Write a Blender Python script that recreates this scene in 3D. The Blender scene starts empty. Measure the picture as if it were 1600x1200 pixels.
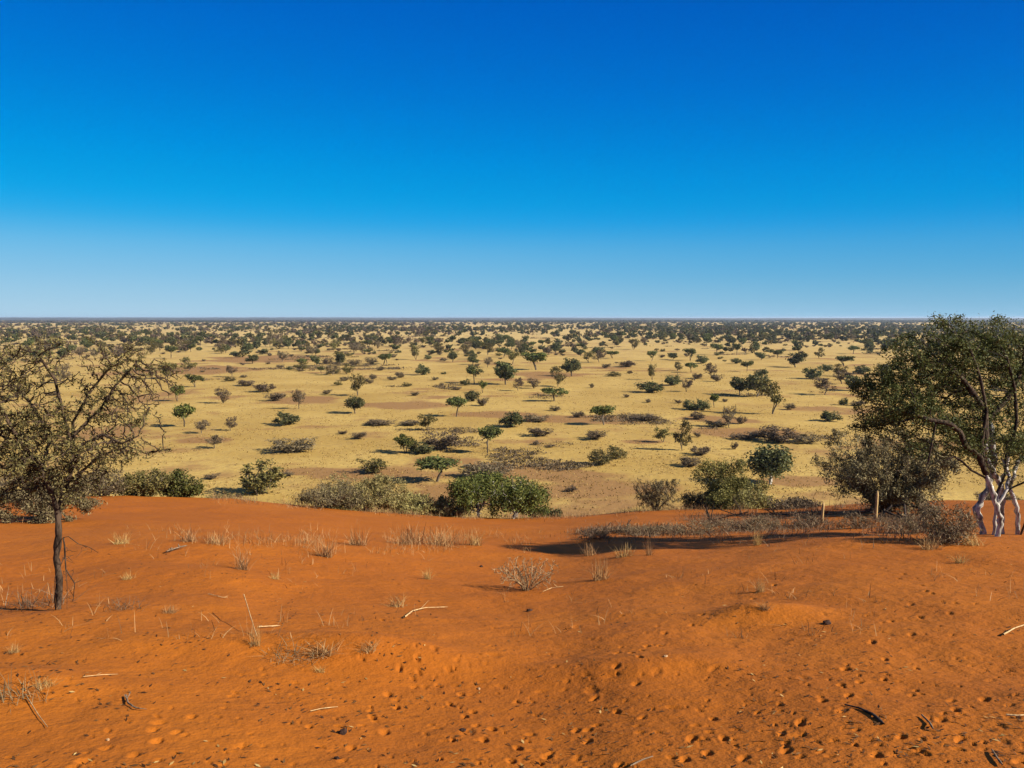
import bpy, math, random
import numpy as np
from mathutils import Vector

# ------------------------------------------------------------------ camera, world, sun, exposure
scene = bpy.context.scene
COL = scene.collection
EYE = 20.0                      # eye height over the plain
FPX = 1256.0                    # focal length in pixels of a 1600 px wide picture
PITCH = math.radians(4.69)
cam_data = bpy.data.cameras.new("camera")
cam = bpy.data.objects.new("camera", cam_data)
COL.objects.link(cam)
cam_data.sensor_width = 36.0
cam_data.lens = 36.0 * FPX / 1600.0
cam_data.clip_start = 0.1
cam_data.clip_end = 60000.0
cam.location = (0, 0, EYE)
cam.rotation_euler = (math.radians(90) - PITCH, 0, 0)
scene.camera = cam

EXPO = 1.1
scene.view_settings.view_transform = 'Standard'
scene.view_settings.look = 'None'
scene.view_settings.exposure = EXPO
scene.view_settings.gamma = 1.0
scene.view_settings.use_curve_mapping = False
scene.render.filter_size = 1.7
scene.cycles.max_bounces = 6
scene.cycles.diffuse_bounces = 3
scene.cycles.transmission_bounces = 4
scene.cycles.volume_bounces = 0
scene.cycles.use_denoising = True

SUN_EL = math.radians(31)
SUN_AZ = math.atan2(0.94, -0.33)          # from +Y (view direction) towards +X (right)
sun_dir = Vector((math.sin(SUN_AZ) * math.cos(SUN_EL), math.cos(SUN_AZ) * math.cos(SUN_EL), math.sin(SUN_EL)))
sl = bpy.data.lights.new("sun", 'SUN')
sl.energy = 5.0
sl.angle = math.radians(0.53)
sl.color = (1.0, 0.93, 0.82)
so = bpy.data.objects.new("sun", sl)
COL.objects.link(so)
so.location = (30, -10, 60)
so.rotation_euler = (-sun_dir).to_track_quat('-Z', 'Y').to_euler()


def lin(c):
    return tuple(((v / 255) / 12.92 if v / 255 <= 0.04045 else ((v / 255 + 0.055) / 1.055) ** 2.4) for v in c)


world = bpy.data.worlds.new("World")
scene.world = world
world.use_nodes = True
wn, wl = world.node_tree.nodes, world.node_tree.links
wn.clear()
w_out = wn.new('ShaderNodeOutputWorld')
w_bg = wn.new('ShaderNodeBackground')
w_bg.inputs['Strength'].default_value = 0.05
w_sky = wn.new('ShaderNodeTexSky')
w_sky.sky_type = 'NISHITA'
w_sky.sun_disc = False
w_sky.sun_elevation = SUN_EL
w_sky.sun_rotation = SUN_AZ
w_sky.altitude = 1000
w_sky.air_density = 1.0
w_sky.dust_density = 0.3
w_tc = wn.new('ShaderNodeTexCoord')
w_sep = wn.new('ShaderNodeSeparateXYZ')
wl.new(w_tc.outputs['Generated'], w_sep.inputs[0])
w_map = wn.new('ShaderNodeMapRange')
w_map.inputs['From Min'].default_value = 0.0
w_map.inputs['From Max'].default_value = 0.40
wl.new(w_sep.outputs['Z'], w_map.inputs['Value'])


def sky_ramp(stops):
    r = wn.new('ShaderNodeValToRGB')
    r.color_ramp.interpolation = 'B_SPLINE'
    e = r.color_ramp.elements
    while len(e) < len(stops):
        e.new(0.5)
    for el, (p, c) in zip(e, stops):
        el.position = p / 0.40
        el.color = (*lin(c), 1)
    wl.new(w_map.outputs[0], r.inputs[0])
    return r


r_left = sky_ramp([(0.0, (178, 211, 232)), (0.022, (164, 206, 231)), (0.05, (140, 197, 231)), (0.085, (106, 188, 233)),
                   (0.115, (30, 171, 233)), (0.15, (0, 163, 233)), (0.20, (0, 145, 226)), (0.26, (0, 124, 217)), (0.33, (0, 106, 206)), (0.40, (0, 94, 198))])
r_right = sky_ramp([(0.0, (142, 191, 222)), (0.022, (122, 182, 216)), (0.05, (90, 171, 215)), (0.085, (62, 162, 219)),
                    (0.115, (0, 151, 222)), (0.15, (0, 143, 222)), (0.20, (0, 124, 213)), (0.26, (0, 106, 204)), (0.33, (0, 91, 192)), (0.40, (0, 80, 182))])
w_ax = wn.new('ShaderNodeMapRange')
w_ax.interpolation_type = 'SMOOTHSTEP'
w_ax.inputs['From Min'].default_value = -0.75
w_ax.inputs['From Max'].default_value = 0.75
wl.new(w_sep.outputs['X'], w_ax.inputs['Value'])
w_mx = wn.new('ShaderNodeMix')
w_mx.data_type = 'RGBA'
wl.new(w_ax.outputs[0], w_mx.inputs[0])
wl.new(r_left.outputs[0], w_mx.inputs[6])
wl.new(r_right.outputs[0], w_mx.inputs[7])
w_sc = wn.new('ShaderNodeVectorMath')
w_sc.operation = 'SCALE'
w_sc.inputs['Scale'].default_value = 20.0 / (2 ** EXPO)
wl.new(w_mx.outputs[2], w_sc.inputs[0])
w_up = wn.new('ShaderNodeMapRange')                     # the clear upper sky is the Nishita sky itself
w_up.interpolation_type = 'SMOOTHSTEP'
w_up.inputs['From Min'].default_value = 0.40
w_up.inputs['From Max'].default_value = 0.70
wl.new(w_sep.outputs['Z'], w_up.inputs['Value'])
w_m2 = wn.new('ShaderNodeMix')
w_m2.data_type = 'RGBA'
wl.new(w_up.outputs[0], w_m2.inputs[0])
wl.new(w_sc.outputs[0], w_m2.inputs[6])
wl.new(w_sky.outputs[0], w_m2.inputs[7])
wl.new(w_m2.outputs[2], w_bg.inputs['Color'])
wl.new(w_bg.outputs[0], w_out.inputs[0])

# ------------------------------------------------------------------ helpers
RNG = np.random.default_rng(7)
CP, SP = math.cos(PITCH), math.sin(PITCH)
FWD = np.array((0, CP, -SP))
UP = np.array((0, SP, CP))
CAM = np.array((0, 0, EYE))


def ray(px, py):
    cx = (px - 800.0) / FPX
    cy = -(py - 600.0) / FPX
    d = np.array((cx, cy * SP + CP, cy * CP - SP))
    return d / np.linalg.norm(d)


def az_slope(px, py):
    d = ray(px, py)
    return math.atan2(d[0], d[1]), -d[2] / math.hypot(d[0], d[1])


def depth_of(p):
    return float(np.dot(np.asarray(p) - CAM, FWD))


def hashn(ix, iy, seed):
    n = (ix.astype(np.int64) * 374761393 + iy.astype(np.int64) * 668265263 + seed * 974634721) & 0xffffffff
    n = ((n ^ (n >> 13)) * 1274126177) & 0xffffffff
    n = ((n ^ (n >> 15)) * 2246822519) & 0xffffffff
    return ((n ^ (n >> 16)) & 0xffffff) / float(0xffffff)


def vnoise(x, y, seed=0):
    x = np.asarray(x, float)
    y = np.asarray(y, float)
    ix, iy = np.floor(x), np.floor(y)
    fx, fy = x - ix, y - iy
    fx = fx * fx * fx * (fx * (fx * 6 - 15) + 10)
    fy = fy * fy * fy * (fy * (fy * 6 - 15) + 10)
    ix, iy = ix.astype(np.int64), iy.astype(np.int64)
    a, b = hashn(ix, iy, seed), hashn(ix + 1, iy, seed)
    c, d = hashn(ix, iy + 1, seed), hashn(ix + 1, iy + 1, seed)
    return (a + (b - a) * fx) * (1 - fy) + (c + (d - c) * fx) * fy - 0.5


def fbm(x, y, seed=0, octv=3, gain=0.5):
    s, amp = 0, 1.0
    for k in range(octv):
        s = s + amp * vnoise(np.asarray(x) * 2 ** k + 17.3 * k, np.asarray(y) * 2 ** k - 9.1 * k, seed + k)
        amp *= gain
    return s


def smooth(a, b, v):
    t = np.clip((v - a) / (b - a), 0, 1)
    return t * t * (3 - 2 * t)


# ------------------------------------------------------------------ ground shape
CREST = [(-300, 784), (0, 783), (150, 776), (330, 777), (400, 785), (500, 796), (600, 804), (700, 810), (800, 812), (880, 811), (920, 806),
         (970, 799), (1040, 796), (1120, 796), (1200, 794), (1290, 791), (1400, 787), (1500, 785), (1600, 783), (1900, 780)]
_c = np.array([az_slope(*p) for p in CREST])


_tg = np.linspace(-0.9, 0.9, 721)
_cg = np.interp(_tg, _c[:, 0], _c[:, 1])
_kern = np.exp(-0.5 * (np.arange(-36, 37) / 12.0) ** 2)
_cg = np.convolve(np.pad(_cg, 36, mode='edge'), _kern / _kern.sum(), mode='valid')


def crest_r(th):
    return 27.0 + 1.2 * np.sin(th * 5.0 + 0.6) + 0.6 * np.sin(th * 13.0)


def crest_s(th):
    t = np.interp(th, _tg, _cg)
    s = t - 1.5 / crest_r(th)
    return s + (0.03 - s) * smooth(0.75, 1.9, np.abs(th))


def h_plain(x, y):
    r = np.hypot(x, y)
    a = 0.25 + 1.3 * smooth(300, 1500, r)
    return a * fbm(x / 55.0, y / 55.0, 31, 2) * smooth(40, 120, r) + 3.0 * smooth(900, 3000, r) * vnoise(x / 600.0, y / 600.0, 5)


BUMPS = []                      # (x, y, rx, ry, height): low sand humps


def h_dune(x, y):
    x = np.asarray(x, float)
    y = np.asarray(y, float)
    r = np.hypot(x, y)
    th = np.arctan2(x, y)
    rc = crest_r(th)
    u = np.maximum(r - rc, 0)
    fall = np.where(u < 6, 0.03 * u * u, 0.03 * 36 + 0.36 * (u - 6))
    z = EYE - 1.5 - crest_s(th) * r - fall
    k = smooth(2.0, 5.0, r) * (1 - smooth(40, 60, r))
    z = z + k * (0.18 * fbm(x / 4.5, y / 4.5, 3, 2) * (1 - 0.55 * smooth(18, 27, r)) + 0.05 * fbm(x / 1.1, y / 1.1, 8, 2)
                 + 0.014 * fbm(x / 0.32, y / 0.32, 12, 2) * (1 - smooth(9, 20, r)))
    for bx, by, rx, ry, hh in BUMPS:
        z = z + hh * np.exp(-((x - bx) / rx) ** 2 - ((y - by) / ry) ** 2)
    return np.maximum(z, -2.5)


_T = np.concatenate([np.linspace(2.5, 12, 2500), np.linspace(12, 60, 4000)])


def on_dune(px, py):
    d = ray(px, py)
    P = CAM[None] + _T[:, None] * d[None]
    below = P[:, 2] < h_dune(P[:, 0], P[:, 1])
    i = int(np.argmax(below)) if below.any() else len(_T) - 1
    p = P[i].copy()
    p[2] = float(h_dune(p[0], p[1]))
    return p


def on_plain(px, py):
    d = ray(px, py)
    if d[2] > -1e-4:
        return None
    z = 0.0
    for _ in range(14):
        t = (z - EYE) / d[2]
        p = CAM + d * t
        z = 0.5 * z + 0.5 * float(h_plain(p[0], p[1]))
    return np.array((p[0], p[1], float(h_plain(p[0], p[1]))))


for px, py, rx, ry, hh in [(1195, 962, 0.55, 0.32, 0.13), (520, 1010, 1.0, 0.35, 0.10), (640, 1015, 0.5, 0.3, 0.05), (20, 1070, 0.5, 0.3, 0.1),
                           (1000, 1040, 0.9, 0.3, 0.06), (300, 900, 1.2, 0.7, 0.09), (1390, 850, 2.2, 1.2, 0.10)]:
    p = on_dune(px, py)
    BUMPS.append((p[0], p[1], rx, ry, hh))


# ------------------------------------------------------------------ mesh and material helpers
def np_mesh(name, V, F, mi=None, mats=(), smooth_shade=False):
    V = np.asarray(V, dtype=np.float32).reshape(-1, 3)
    F = np.asarray(F, dtype=np.int32)
    n, k = F.shape
    me = bpy.data.meshes.new(name)
    me.vertices.add(len(V))
    me.vertices.foreach_set("co", V.ravel())
    me.loops.add(n * k)
    me.loops.foreach_set("vertex_index", F.ravel())
    me.polygons.add(n)
    me.polygons.foreach_set("loop_start", np.arange(0, n * k, k, dtype=np.int32))
    me.polygons.foreach_set("loop_total", np.full(n, k, dtype=np.int32))
    for m in mats:
        me.materials.append(m)
    if mi is not None:
        me.polygons.foreach_set("material_index", np.asarray(mi, dtype=np.int32))
    if smooth_shade:
        me.polygons.foreach_set("use_smooth", np.ones(n, dtype=bool))
    me.update(calc_edges=True)
    return me


def join_geo(parts):
    Vs, Fs, off = [], [], 0
    for V, F in parts:
        Vs.append(V)
        Fs.append(F + off)
        off += len(V)
    return np.concatenate(Vs), np.concatenate(Fs)


def link(name, me, parent=None, loc=(0, 0, 0), rotz=0.0, scale=(1, 1, 1)):
    o = bpy.data.objects.new(name, me)
    COL.objects.link(o)
    if parent is not None:
        o.parent = parent
    o.location = loc
    o.rotation_euler = (0, 0, rotz)
    o.scale = scale
    return o


def tag(o, label, cat, group=None):
    o["label"] = label
    o["category"] = cat
    if group:
        o["group"] = group
    return o


def new_mat(name):
    m = bpy.data.materials.new(name)
    m.use_nodes = True
    nt = m.node_tree
    b = nt.nodes['Principled BSDF']
    b.inputs['Roughness'].default_value = 0.9
    b.inputs['Specular IOR Level'].default_value = 0.12
    return m, nt.nodes, nt.links, b


def n_noise(N, L, vec, scale, detail=3.0, rough=0.55):
    t = N.new('ShaderNodeTexNoise')
    t.inputs['Scale'].default_value = scale
    t.inputs['Detail'].default_value = detail
    t.inputs['Roughness'].default_value = rough
    L.new(vec, t.inputs['Vector'])
    return t.outputs['Fac']


def n_range(N, L, v, a, b, c=0.0, d=1.0):
    m = N.new('ShaderNodeMapRange')
    m.interpolation_type = 'SMOOTHSTEP'
    m.inputs['From Min'].default_value = a
    m.inputs['From Max'].default_value = b
    m.inputs['To Min'].default_value = c
    m.inputs['To Max'].default_value = d
    L.new(v, m.inputs['Value'])
    return m.outputs[0]


def n_mix(N, L, f, a, b):
    m = N.new('ShaderNodeMix')
    m.data_type = 'RGBA'
    for s, v in ((0, f), (6, a), (7, b)):
        if isinstance(v, (tuple, float, int)):
            m.inputs[s].default_value = (*v, 1) if isinstance(v, tuple) else v
        else:
            L.new(v, m.inputs[s])
    return m.outputs[2]


def n_math(N, L, op, a, b):
    m = N.new('ShaderNodeMath')
    m.operation = op
    for s, v in ((0, a), (1, b)):
        if isinstance(v, (float, int)):
            m.inputs[s].default_value = v
        else:
            L.new(v, m.inputs[s])
    return m.outputs[0]


def n_bump(N, L, h, dist, strength=1.0):
    b = N.new('ShaderNodeBump')
    b.inputs['Distance'].default_value = dist
    b.inputs['Strength'].default_value = strength
    L.new(h, b.inputs['Height'])
    return b.outputs[0]


def sand_material():
    m, N, L, b = new_mat("red_sand")
    g = N.new('ShaderNodeNewGeometry').outputs['Position']
    big = n_range(N, L, n_noise(N, L, g, 0.22, 3), 0.35, 0.68)
    mid = n_range(N, L, n_noise(N, L, g, 1.3, 4), 0.35, 0.7)
    fine = n_range(N, L, n_noise(N, L, g, 9.0, 4, 0.65), 0.56, 0.78)
    grain = n_range(N, L, n_noise(N, L, g, 60.0, 2, 0.6), 0.30, 0.72)
    c = n_mix(N, L, big, (0.262, 0.072, 0.0042), (0.295, 0.086, 0.0060))
    c = n_mix(N, L, n_math(N, L, 'MULTIPLY', mid, 0.55), c, (0.235, 0.064, 0.0055))
    c = n_mix(N, L, n_math(N, L, 'MULTIPLY', fine, 0.35), c, (0.165, 0.046, 0.0065))
    c = n_mix(N, L, n_math(N, L, 'MULTIPLY', grain, 0.16), c, (0.40, 0.128, 0.016))
    L.new(c, b.inputs['Base Color'])
    hgt = n_math(N, L, 'ADD', n_math(N, L, 'MULTIPLY', n_noise(N, L, g, 7.0, 5, 0.6), 1.0), n_math(N, L, 'MULTIPLY', n_noise(N, L, g, 45.0, 3), 0.16))
    L.new(n_bump(N, L, hgt, 0.035, 0.8), b.inputs['Normal'])
    return m


def plain_material():
    m, N, L, b = new_mat("straw_plain")
    g = N.new('ShaderNodeNewGeometry').outputs['Position']
    ln = N.new('ShaderNodeVectorMath')
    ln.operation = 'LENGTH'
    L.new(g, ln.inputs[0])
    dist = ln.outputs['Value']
    soil = n_math(N, L, 'ADD', n_math(N, L, 'MULTIPLY', n_noise(N, L, g, 0.018, 5, 0.6), 0.55), n_math(N, L, 'MULTIPLY', n_noise(N, L, g, 0.06, 4, 0.6), 0.45))
    tuft = n_noise(N, L, g, 1.1, 4, 0.65)
    mid = n_range(N, L, n_noise(N, L, g, 0.035, 6, 0.65), 0.36, 0.64)
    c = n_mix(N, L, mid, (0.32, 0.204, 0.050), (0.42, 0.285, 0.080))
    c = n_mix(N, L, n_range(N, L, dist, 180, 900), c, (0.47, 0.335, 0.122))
    c = n_mix(N, L, n_range(N, L, tuft, 0.42, 0.72, 0, 0.45), c, (0.24, 0.135, 0.036))
    c = n_mix(N, L, n_range(N, L, n_noise(N, L, g, 0.28, 4, 0.7), 0.48, 0.70, 0, 0.55), c, (0.225, 0.140, 0.045))
    near = n_range(N, L, dist, 85, 150, 0.05, 0.0)
    at = N.new('ShaderNodeAttribute')
    at.attribute_name = 'bare_soil'
    bare = n_math(N, L, 'MULTIPLY', at.outputs['Fac'], 0.22)
    soil_m = n_range(N, L, n_math(N, L, 'ADD', n_math(N, L, 'ADD', soil, near), bare), 0.525, 0.61)
    c = n_mix(N, L, n_math(N, L, 'MULTIPLY', soil_m, 0.8), c, (0.205, 0.100, 0.038))
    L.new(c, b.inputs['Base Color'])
    L.new(n_bump(N, L, tuft, 0.3, 0.45), b.inputs['Normal'])
    return m


def leaf_material(name, cols, transl=0.22):
    m, N, L, b = new_mat(name)
    geo = N.new('ShaderNodeNewGeometry')
    ramp = N.new('ShaderNodeValToRGB')
    e = ramp.color_ramp.elements
    while len(e) < len(cols):
        e.new(0.5)
    for i, c in enumerate(cols):
        e[i].position = i / (len(cols) - 1)
        e[i].color = (*c, 1)
    L.new(geo.outputs['Random Per Island'], ramp.inputs[0])
    oi = N.new('ShaderNodeObjectInfo')
    hsv = N.new('ShaderNodeHueSaturation')
    L.new(n_range(N, L, oi.outputs['Random'], 0, 1, 0.8, 1.2), hsv.inputs['Value'])
    L.new(n_range(N, L, oi.outputs['Random'], 0, 1, 0.488, 0.512), hsv.inputs['Hue'])
    L.new(ramp.outputs[0], hsv.inputs['Color'])
    L.new(hsv.outputs[0], b.inputs['Base Color'])
    b.inputs['Roughness'].default_value = 0.65
    tr = N.new('ShaderNodeBsdfTranslucent')
    L.new(hsv.outputs[0], tr.inputs['Color'])
    mix = N.new('ShaderNodeMixShader')
    mix.inputs[0].default_value = transl
    out = N['Material Output']
    L.new(b.outputs[0], mix.inputs[1])
    L.new(tr.outputs[0], mix.inputs[2])
    L.new(mix.outputs[0], out.inputs[0])
    return m


def bark_material(name, a, c2, patch=None, scale=14.0):
    m, N, L, b = new_mat(name)
    t = N.new('ShaderNodeTexCoord').outputs['Object']
    mp = N.new('ShaderNodeMapping')
    mp.inputs['Scale'].default_value = (1, 1, 0.3)
    L.new(t, mp.inputs[0])
    f = n_noise(N, L, mp.outputs[0], scale, 5, 0.65)
    c = n_mix(N, L, n_range(N, L, f, 0.35, 0.65), a, c2)
    if patch is not None:
        f2 = n_noise(N, L, t, 3.0, 3)
        c = n_mix(N, L, n_range(N, L, f2, 0.48, 0.58), c, patch)
    L.new(c, b.inputs['Base Color'])
    L.new(n_bump(N, L, f, 0.02, 0.8), b.inputs['Normal'])
    return m


def plain_col(name, a, c2, scale=20.0):
    return bark_material(name, a, c2, None, scale)


M = {}
M['sand'] = sand_material()
M['plain'] = plain_material()
M['leaf_olive'] = leaf_material("olive_leaf", [(0.0522, 0.0493, 0.0145), (0.1160, 0.0986, 0.0290), (0.2175, 0.1711, 0.0522)])
M['leaf_thorn'] = leaf_material("feathery_leaf", [(0.0480, 0.0396, 0.0144), (0.1020, 0.0804, 0.0300), (0.1860, 0.1380, 0.0504)])
M['leaf_green'] = leaf_material("green_leaf", [(0.0390, 0.0520, 0.0143), (0.0858, 0.0962, 0.0260), (0.1625, 0.1534, 0.0442)])
M['leaf_dark'] = leaf_material("dark_green_leaf", [(0.0425, 0.0500, 0.0175), (0.0850, 0.0900, 0.0325), (0.1500, 0.1413, 0.0525)])
M['leaf_bright'] = leaf_material("bright_green_leaf", [(0.0374, 0.0462, 0.0110), (0.0825, 0.0902, 0.0198), (0.1705, 0.1562, 0.0374)])
M['leaf_yellow'] = leaf_material("yellow_olive_leaf", [(0.10, 0.085, 0.026), (0.18, 0.15, 0.050), (0.29, 0.235, 0.09)])
M['leaf_brown'] = leaf_material("brown_twig", [(0.0660, 0.0468, 0.0252), (0.1200, 0.0864, 0.0480), (0.1920, 0.1416, 0.0816)], 0.1)
M['leaf_grey'] = leaf_material("grey_brown_twig", [(0.0538, 0.0381, 0.0190), (0.1176, 0.0896, 0.0426), (0.2240, 0.1736, 0.0840)], 0.1)
M['leaf_greygreen'] = leaf_material("grey_green_leaf", [(0.12, 0.098, 0.034), (0.23, 0.19, 0.066), (0.36, 0.30, 0.115)])
M['straw'] = leaf_material("dry_straw", [(0.23, 0.125, 0.042), (0.33, 0.19, 0.07), (0.45, 0.29, 0.12)], 0.15)
M['straw_grey'] = leaf_material("grey_dry_grass", [(0.07, 0.045, 0.022), (0.14, 0.092, 0.048), (0.25, 0.175, 0.095)], 0.1)
M['straw_plain'] = leaf_material("plain_straw", [(0.17, 0.110, 0.032), (0.31, 0.205, 0.055), (0.48, 0.35, 0.115)], 0.2)
M['bark'] = bark_material("dark_bark", (0.014, 0.009, 0.006), (0.075, 0.049, 0.031), None, 22.0)
M['bark_far'] = bark_material("grey_bark", (0.07, 0.052, 0.034), (0.16, 0.125, 0.085), None, 6.0)
M['bark_white'] = bark_material("pale_bark", (0.13, 0.108, 0.084), (0.52, 0.475, 0.405), None, 15.0)
M['bark_dead'] = bark_material("dead_wood", (0.10, 0.068, 0.042), (0.22, 0.155, 0.10), None, 20.0)
M['stick_dark'] = plain_col("charred_wood", (0.022, 0.016, 0.012), (0.06, 0.042, 0.03))
M['stick_pale'] = plain_col("bleached_wood", (0.34, 0.21, 0.09), (0.52, 0.35, 0.17))
M['thorn_wood'] = plain_col("thorn_wood", (0.14, 0.085, 0.04), (0.34, 0.22, 0.11))
M['dung'] = plain_col("dry_dung", (0.020, 0.011, 0.008), (0.06, 0.03, 0.02), 60.0)
M['stone'] = plain_col("pale_stone", (0.30, 0.17, 0.08), (0.44, 0.28, 0.15), 40.0)
M['litter'] = leaf_material("dark_litter", [(0.030, 0.010, 0.004), (0.06, 0.022, 0.008), (0.11, 0.045, 0.016)], 0.0)
M['post'] = plain_col("yellow_wood", (0.34, 0.22, 0.09), (0.50, 0.34, 0.15), 12.0)


# ------------------------------------------------------------------ the ground sheets
def polar_sheet(th, r, hfun, post=None):
    TH, R = np.meshgrid(th, r)
    X, Y = R * np.sin(TH), R * np.cos(TH)
    Z = hfun(X, Y)
    if post is not None:
        post(X, Y, Z, th, r)
    nr, nt = TH.shape
    V = np.stack([X, Y, Z], -1).reshape(-1, 3)
    i, j = np.meshgrid(np.arange(nr - 1), np.arange(nt), indexing='ij')
    j2 = (j + 1) % nt
    F = np.stack([i * nt + j, i * nt + j2, (i + 1) * nt + j2, (i + 1) * nt + j], -1).reshape(-1, 4)
    return V, F[:, ::-1]


PRINTS = []


def make_prints():
    rng = np.random.default_rng(11)
    n = 0
    while n < 750:
        py = 830 + 400 * rng.random() ** 0.75
        px = -40 + 1680 * rng.random()
        dens = 0.30 + 0.7 * smooth(930, 1120, py)
        dens *= 0.42 + 0.58 * smooth(300, 800, px)
        dens *= 0.45 + 1.1 * (vnoise(px / 130, py / 60, 77) + 0.5)
        if rng.random() > dens:
            n += 0.25
            continue
        p = on_dune(px, py)
        big = rng.random() < 0.05
        l = rng.uniform(0.045, 0.075) if big else rng.uniform(0.014, 0.034)
        PRINTS.append((p[0], p[1], l, l * rng.uniform(0.3, 0.7), rng.normal(0.9, 0.9), (0.20 if big else 0.58) * l * rng.uniform(0.6, 1.15)))
        n += 1
    # a few trails of evenly spaced tracks
    for (x0, y0, x1, y1, k) in [(660, 1010, 820, 1190, 12), (560, 1165, 650, 1000, 9), (1190, 1190, 1345, 1050, 11), (1345, 1050, 1450, 930, 8), (880, 1190, 1010, 1010, 10),
                                (1400, 1190, 1530, 1090, 8), (150, 1190, 300, 1120, 8), (980, 1020, 1240, 900, 12), (1080, 1190, 1130, 1130, 5), (1500, 960, 1380, 880, 8)]:
        a, b = on_dune(x0, y0), on_dune(x1, y1)
        ang = math.atan2(b[0] - a[0], b[1] - a[1])
        for t in np.linspace(0, 1, k):
            q = a + (b - a) * t
            side = 0.07 * (1 if int(t * (k - 1) + 0.5) % 2 else -1)
            PRINTS.append((q[0] + side * math.cos(ang) + rng.normal(0, 0.03), q[1] - side * math.sin(ang) + rng.normal(0, 0.05),
                           rng.uniform(0.035, 0.05), rng.uniform(0.02, 0.03), ang + rng.normal(0, 0.2), rng.uniform(0.016, 0.026)))


make_prints()


def press_prints(X, Y, Z, th, r):
    lr = np.log(r)
    for (x, y, l, w, a, dep) in PRINTS:
        rr, tt = math.hypot(x, y), math.atan2(x, y)
        ext = 2.6 * l
        i0, i1 = np.searchsorted(r, (rr - ext, rr + ext))
        j0, j1 = np.searchsorted(th, (tt - ext / rr, tt + ext / rr))
        if i1 <= i0 or j1 <= j0:
            continue
        xs, ys = X[i0:i1, j0:j1] - x, Y[i0:i1, j0:j1] - y
        u = xs * math.sin(a) + ys * math.cos(a)
        v = xs * math.cos(a) - ys * math.sin(a)
        q = np.sqrt((u / l) ** 2 + (v / w) ** 2)
        Z[i0:i1, j0:j1] += dep * (-np.exp(-(q / 0.9) ** 4) + 0.12 * np.exp(-((q - 1.45) / 0.42) ** 2))


FINE = math.radians(40)
th_f = np.linspace(-FINE, FINE, 840)
th_c = np.linspace(FINE, 2 * math.pi - FINE, 100)[1:-1]
th_all = np.concatenate([th_f, th_c])
r_all = np.concatenate([np.geomspace(0.25, 3.2, 22)[:-1], np.geomspace(3.2, 33, 560)[:-1], np.geomspace(33, 80, 60)])
V, F = polar_sheet(th_all, r_all, h_dune, press_prints)
cap = len(V)
V = np.vstack([V, [[0, 0, float(h_dune(0.0, 0.0))]]])
nt = len(th_all)
capF = np.array([[cap, (j + 1) % nt, j, j] for j in range(nt)])
me = np_mesh("sand_dune", V, F, None, [M['sand']], True)
dune = link("sand_dune", me)
dune["kind"] = "structure"

th_p = np.concatenate([np.linspace(-FINE, FINE, 420), np.linspace(FINE, 2 * math.pi - FINE, 90)[1:-1]])
V, F = polar_sheet(th_p, np.concatenate([np.geomspace(36, 400, 170)[:-1], np.geomspace(400, 26000, 190)]), h_plain)
soil = np.zeros(len(V))
for (px, py, rx, ry) in [(560, 741, 80, 9), (745, 768, 70, 15), (690, 775, 40, 10), (490, 737, 50, 6), (900, 768, 60, 7), (870, 741, 70, 6), (1240, 752, 60, 7), (620, 634, 80, 6), (480, 624, 60, 5),
                         (760, 648, 70, 5), (300, 579, 110, 6), (430, 560, 80, 5), (1180, 676, 90, 9), (1120, 655, 60, 6), (860, 585, 60, 5), (330, 688, 40, 4), (900, 655, 90, 5), (1010, 690, 50, 4)]:
    # a patch of bare red-brown soil, laid out on the ground in metres
    q = on_plain(px, py)
    a, b2 = on_plain(px, py - ry), on_plain(px, py + ry)
    wx, wy = rx * depth_of(q) / FPX, abs(a[1] - b2[1]) / 2
    soil = np.maximum(soil, np.exp(-(((V[:, 0] - q[0]) / wx) ** 2 + ((V[:, 1] - q[1]) / wy) ** 2) ** 1.5))
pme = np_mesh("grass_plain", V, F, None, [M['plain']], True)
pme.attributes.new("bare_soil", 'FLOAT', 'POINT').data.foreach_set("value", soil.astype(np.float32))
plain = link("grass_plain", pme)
plain["kind"] = "structure"


# ------------------------------------------------------------------ plant builders
def lobes_points(rng, lobes):
    out = []
    for cx, cy, cz, rx, ry, rz, n in lobes:
        d = rng.normal(size=(n, 3))
        d /= np.linalg.norm(d, axis=1)[:, None]
        q = rng.random(n)[:, None] ** 0.42
        out.append(d * q * np.array((rx, ry, rz)) + np.array((cx, cy, cz)))
    return np.concatenate(out)


def seed_lines(lines, step):
    """polylines -> nodes and parents; a line whose first point lies near an existing node grows from that node."""
    P, par = [], []
    for line in lines:
        pts = [np.array(p, float) for p in line]
        last = -1
        if P:
            D = np.linalg.norm(np.array(P) - pts[0], axis=1)
            k = int(np.argmin(D))
            if D[k] < step * 2.5:
                last = k
                pts[0] = P[k]
        if last < 0:
            P.append(pts[0])
            par.append(-1)
            last = len(P) - 1
        for a, b in zip(pts[:-1], pts[1:]):
            n = max(1, int(round(np.linalg.norm(b - a) / step)))
            for i in range(1, n + 1):
                P.append(a + (b - a) * i / n)
                par.append(last)
                last = len(P) - 1
    return np.array(P), par


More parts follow.
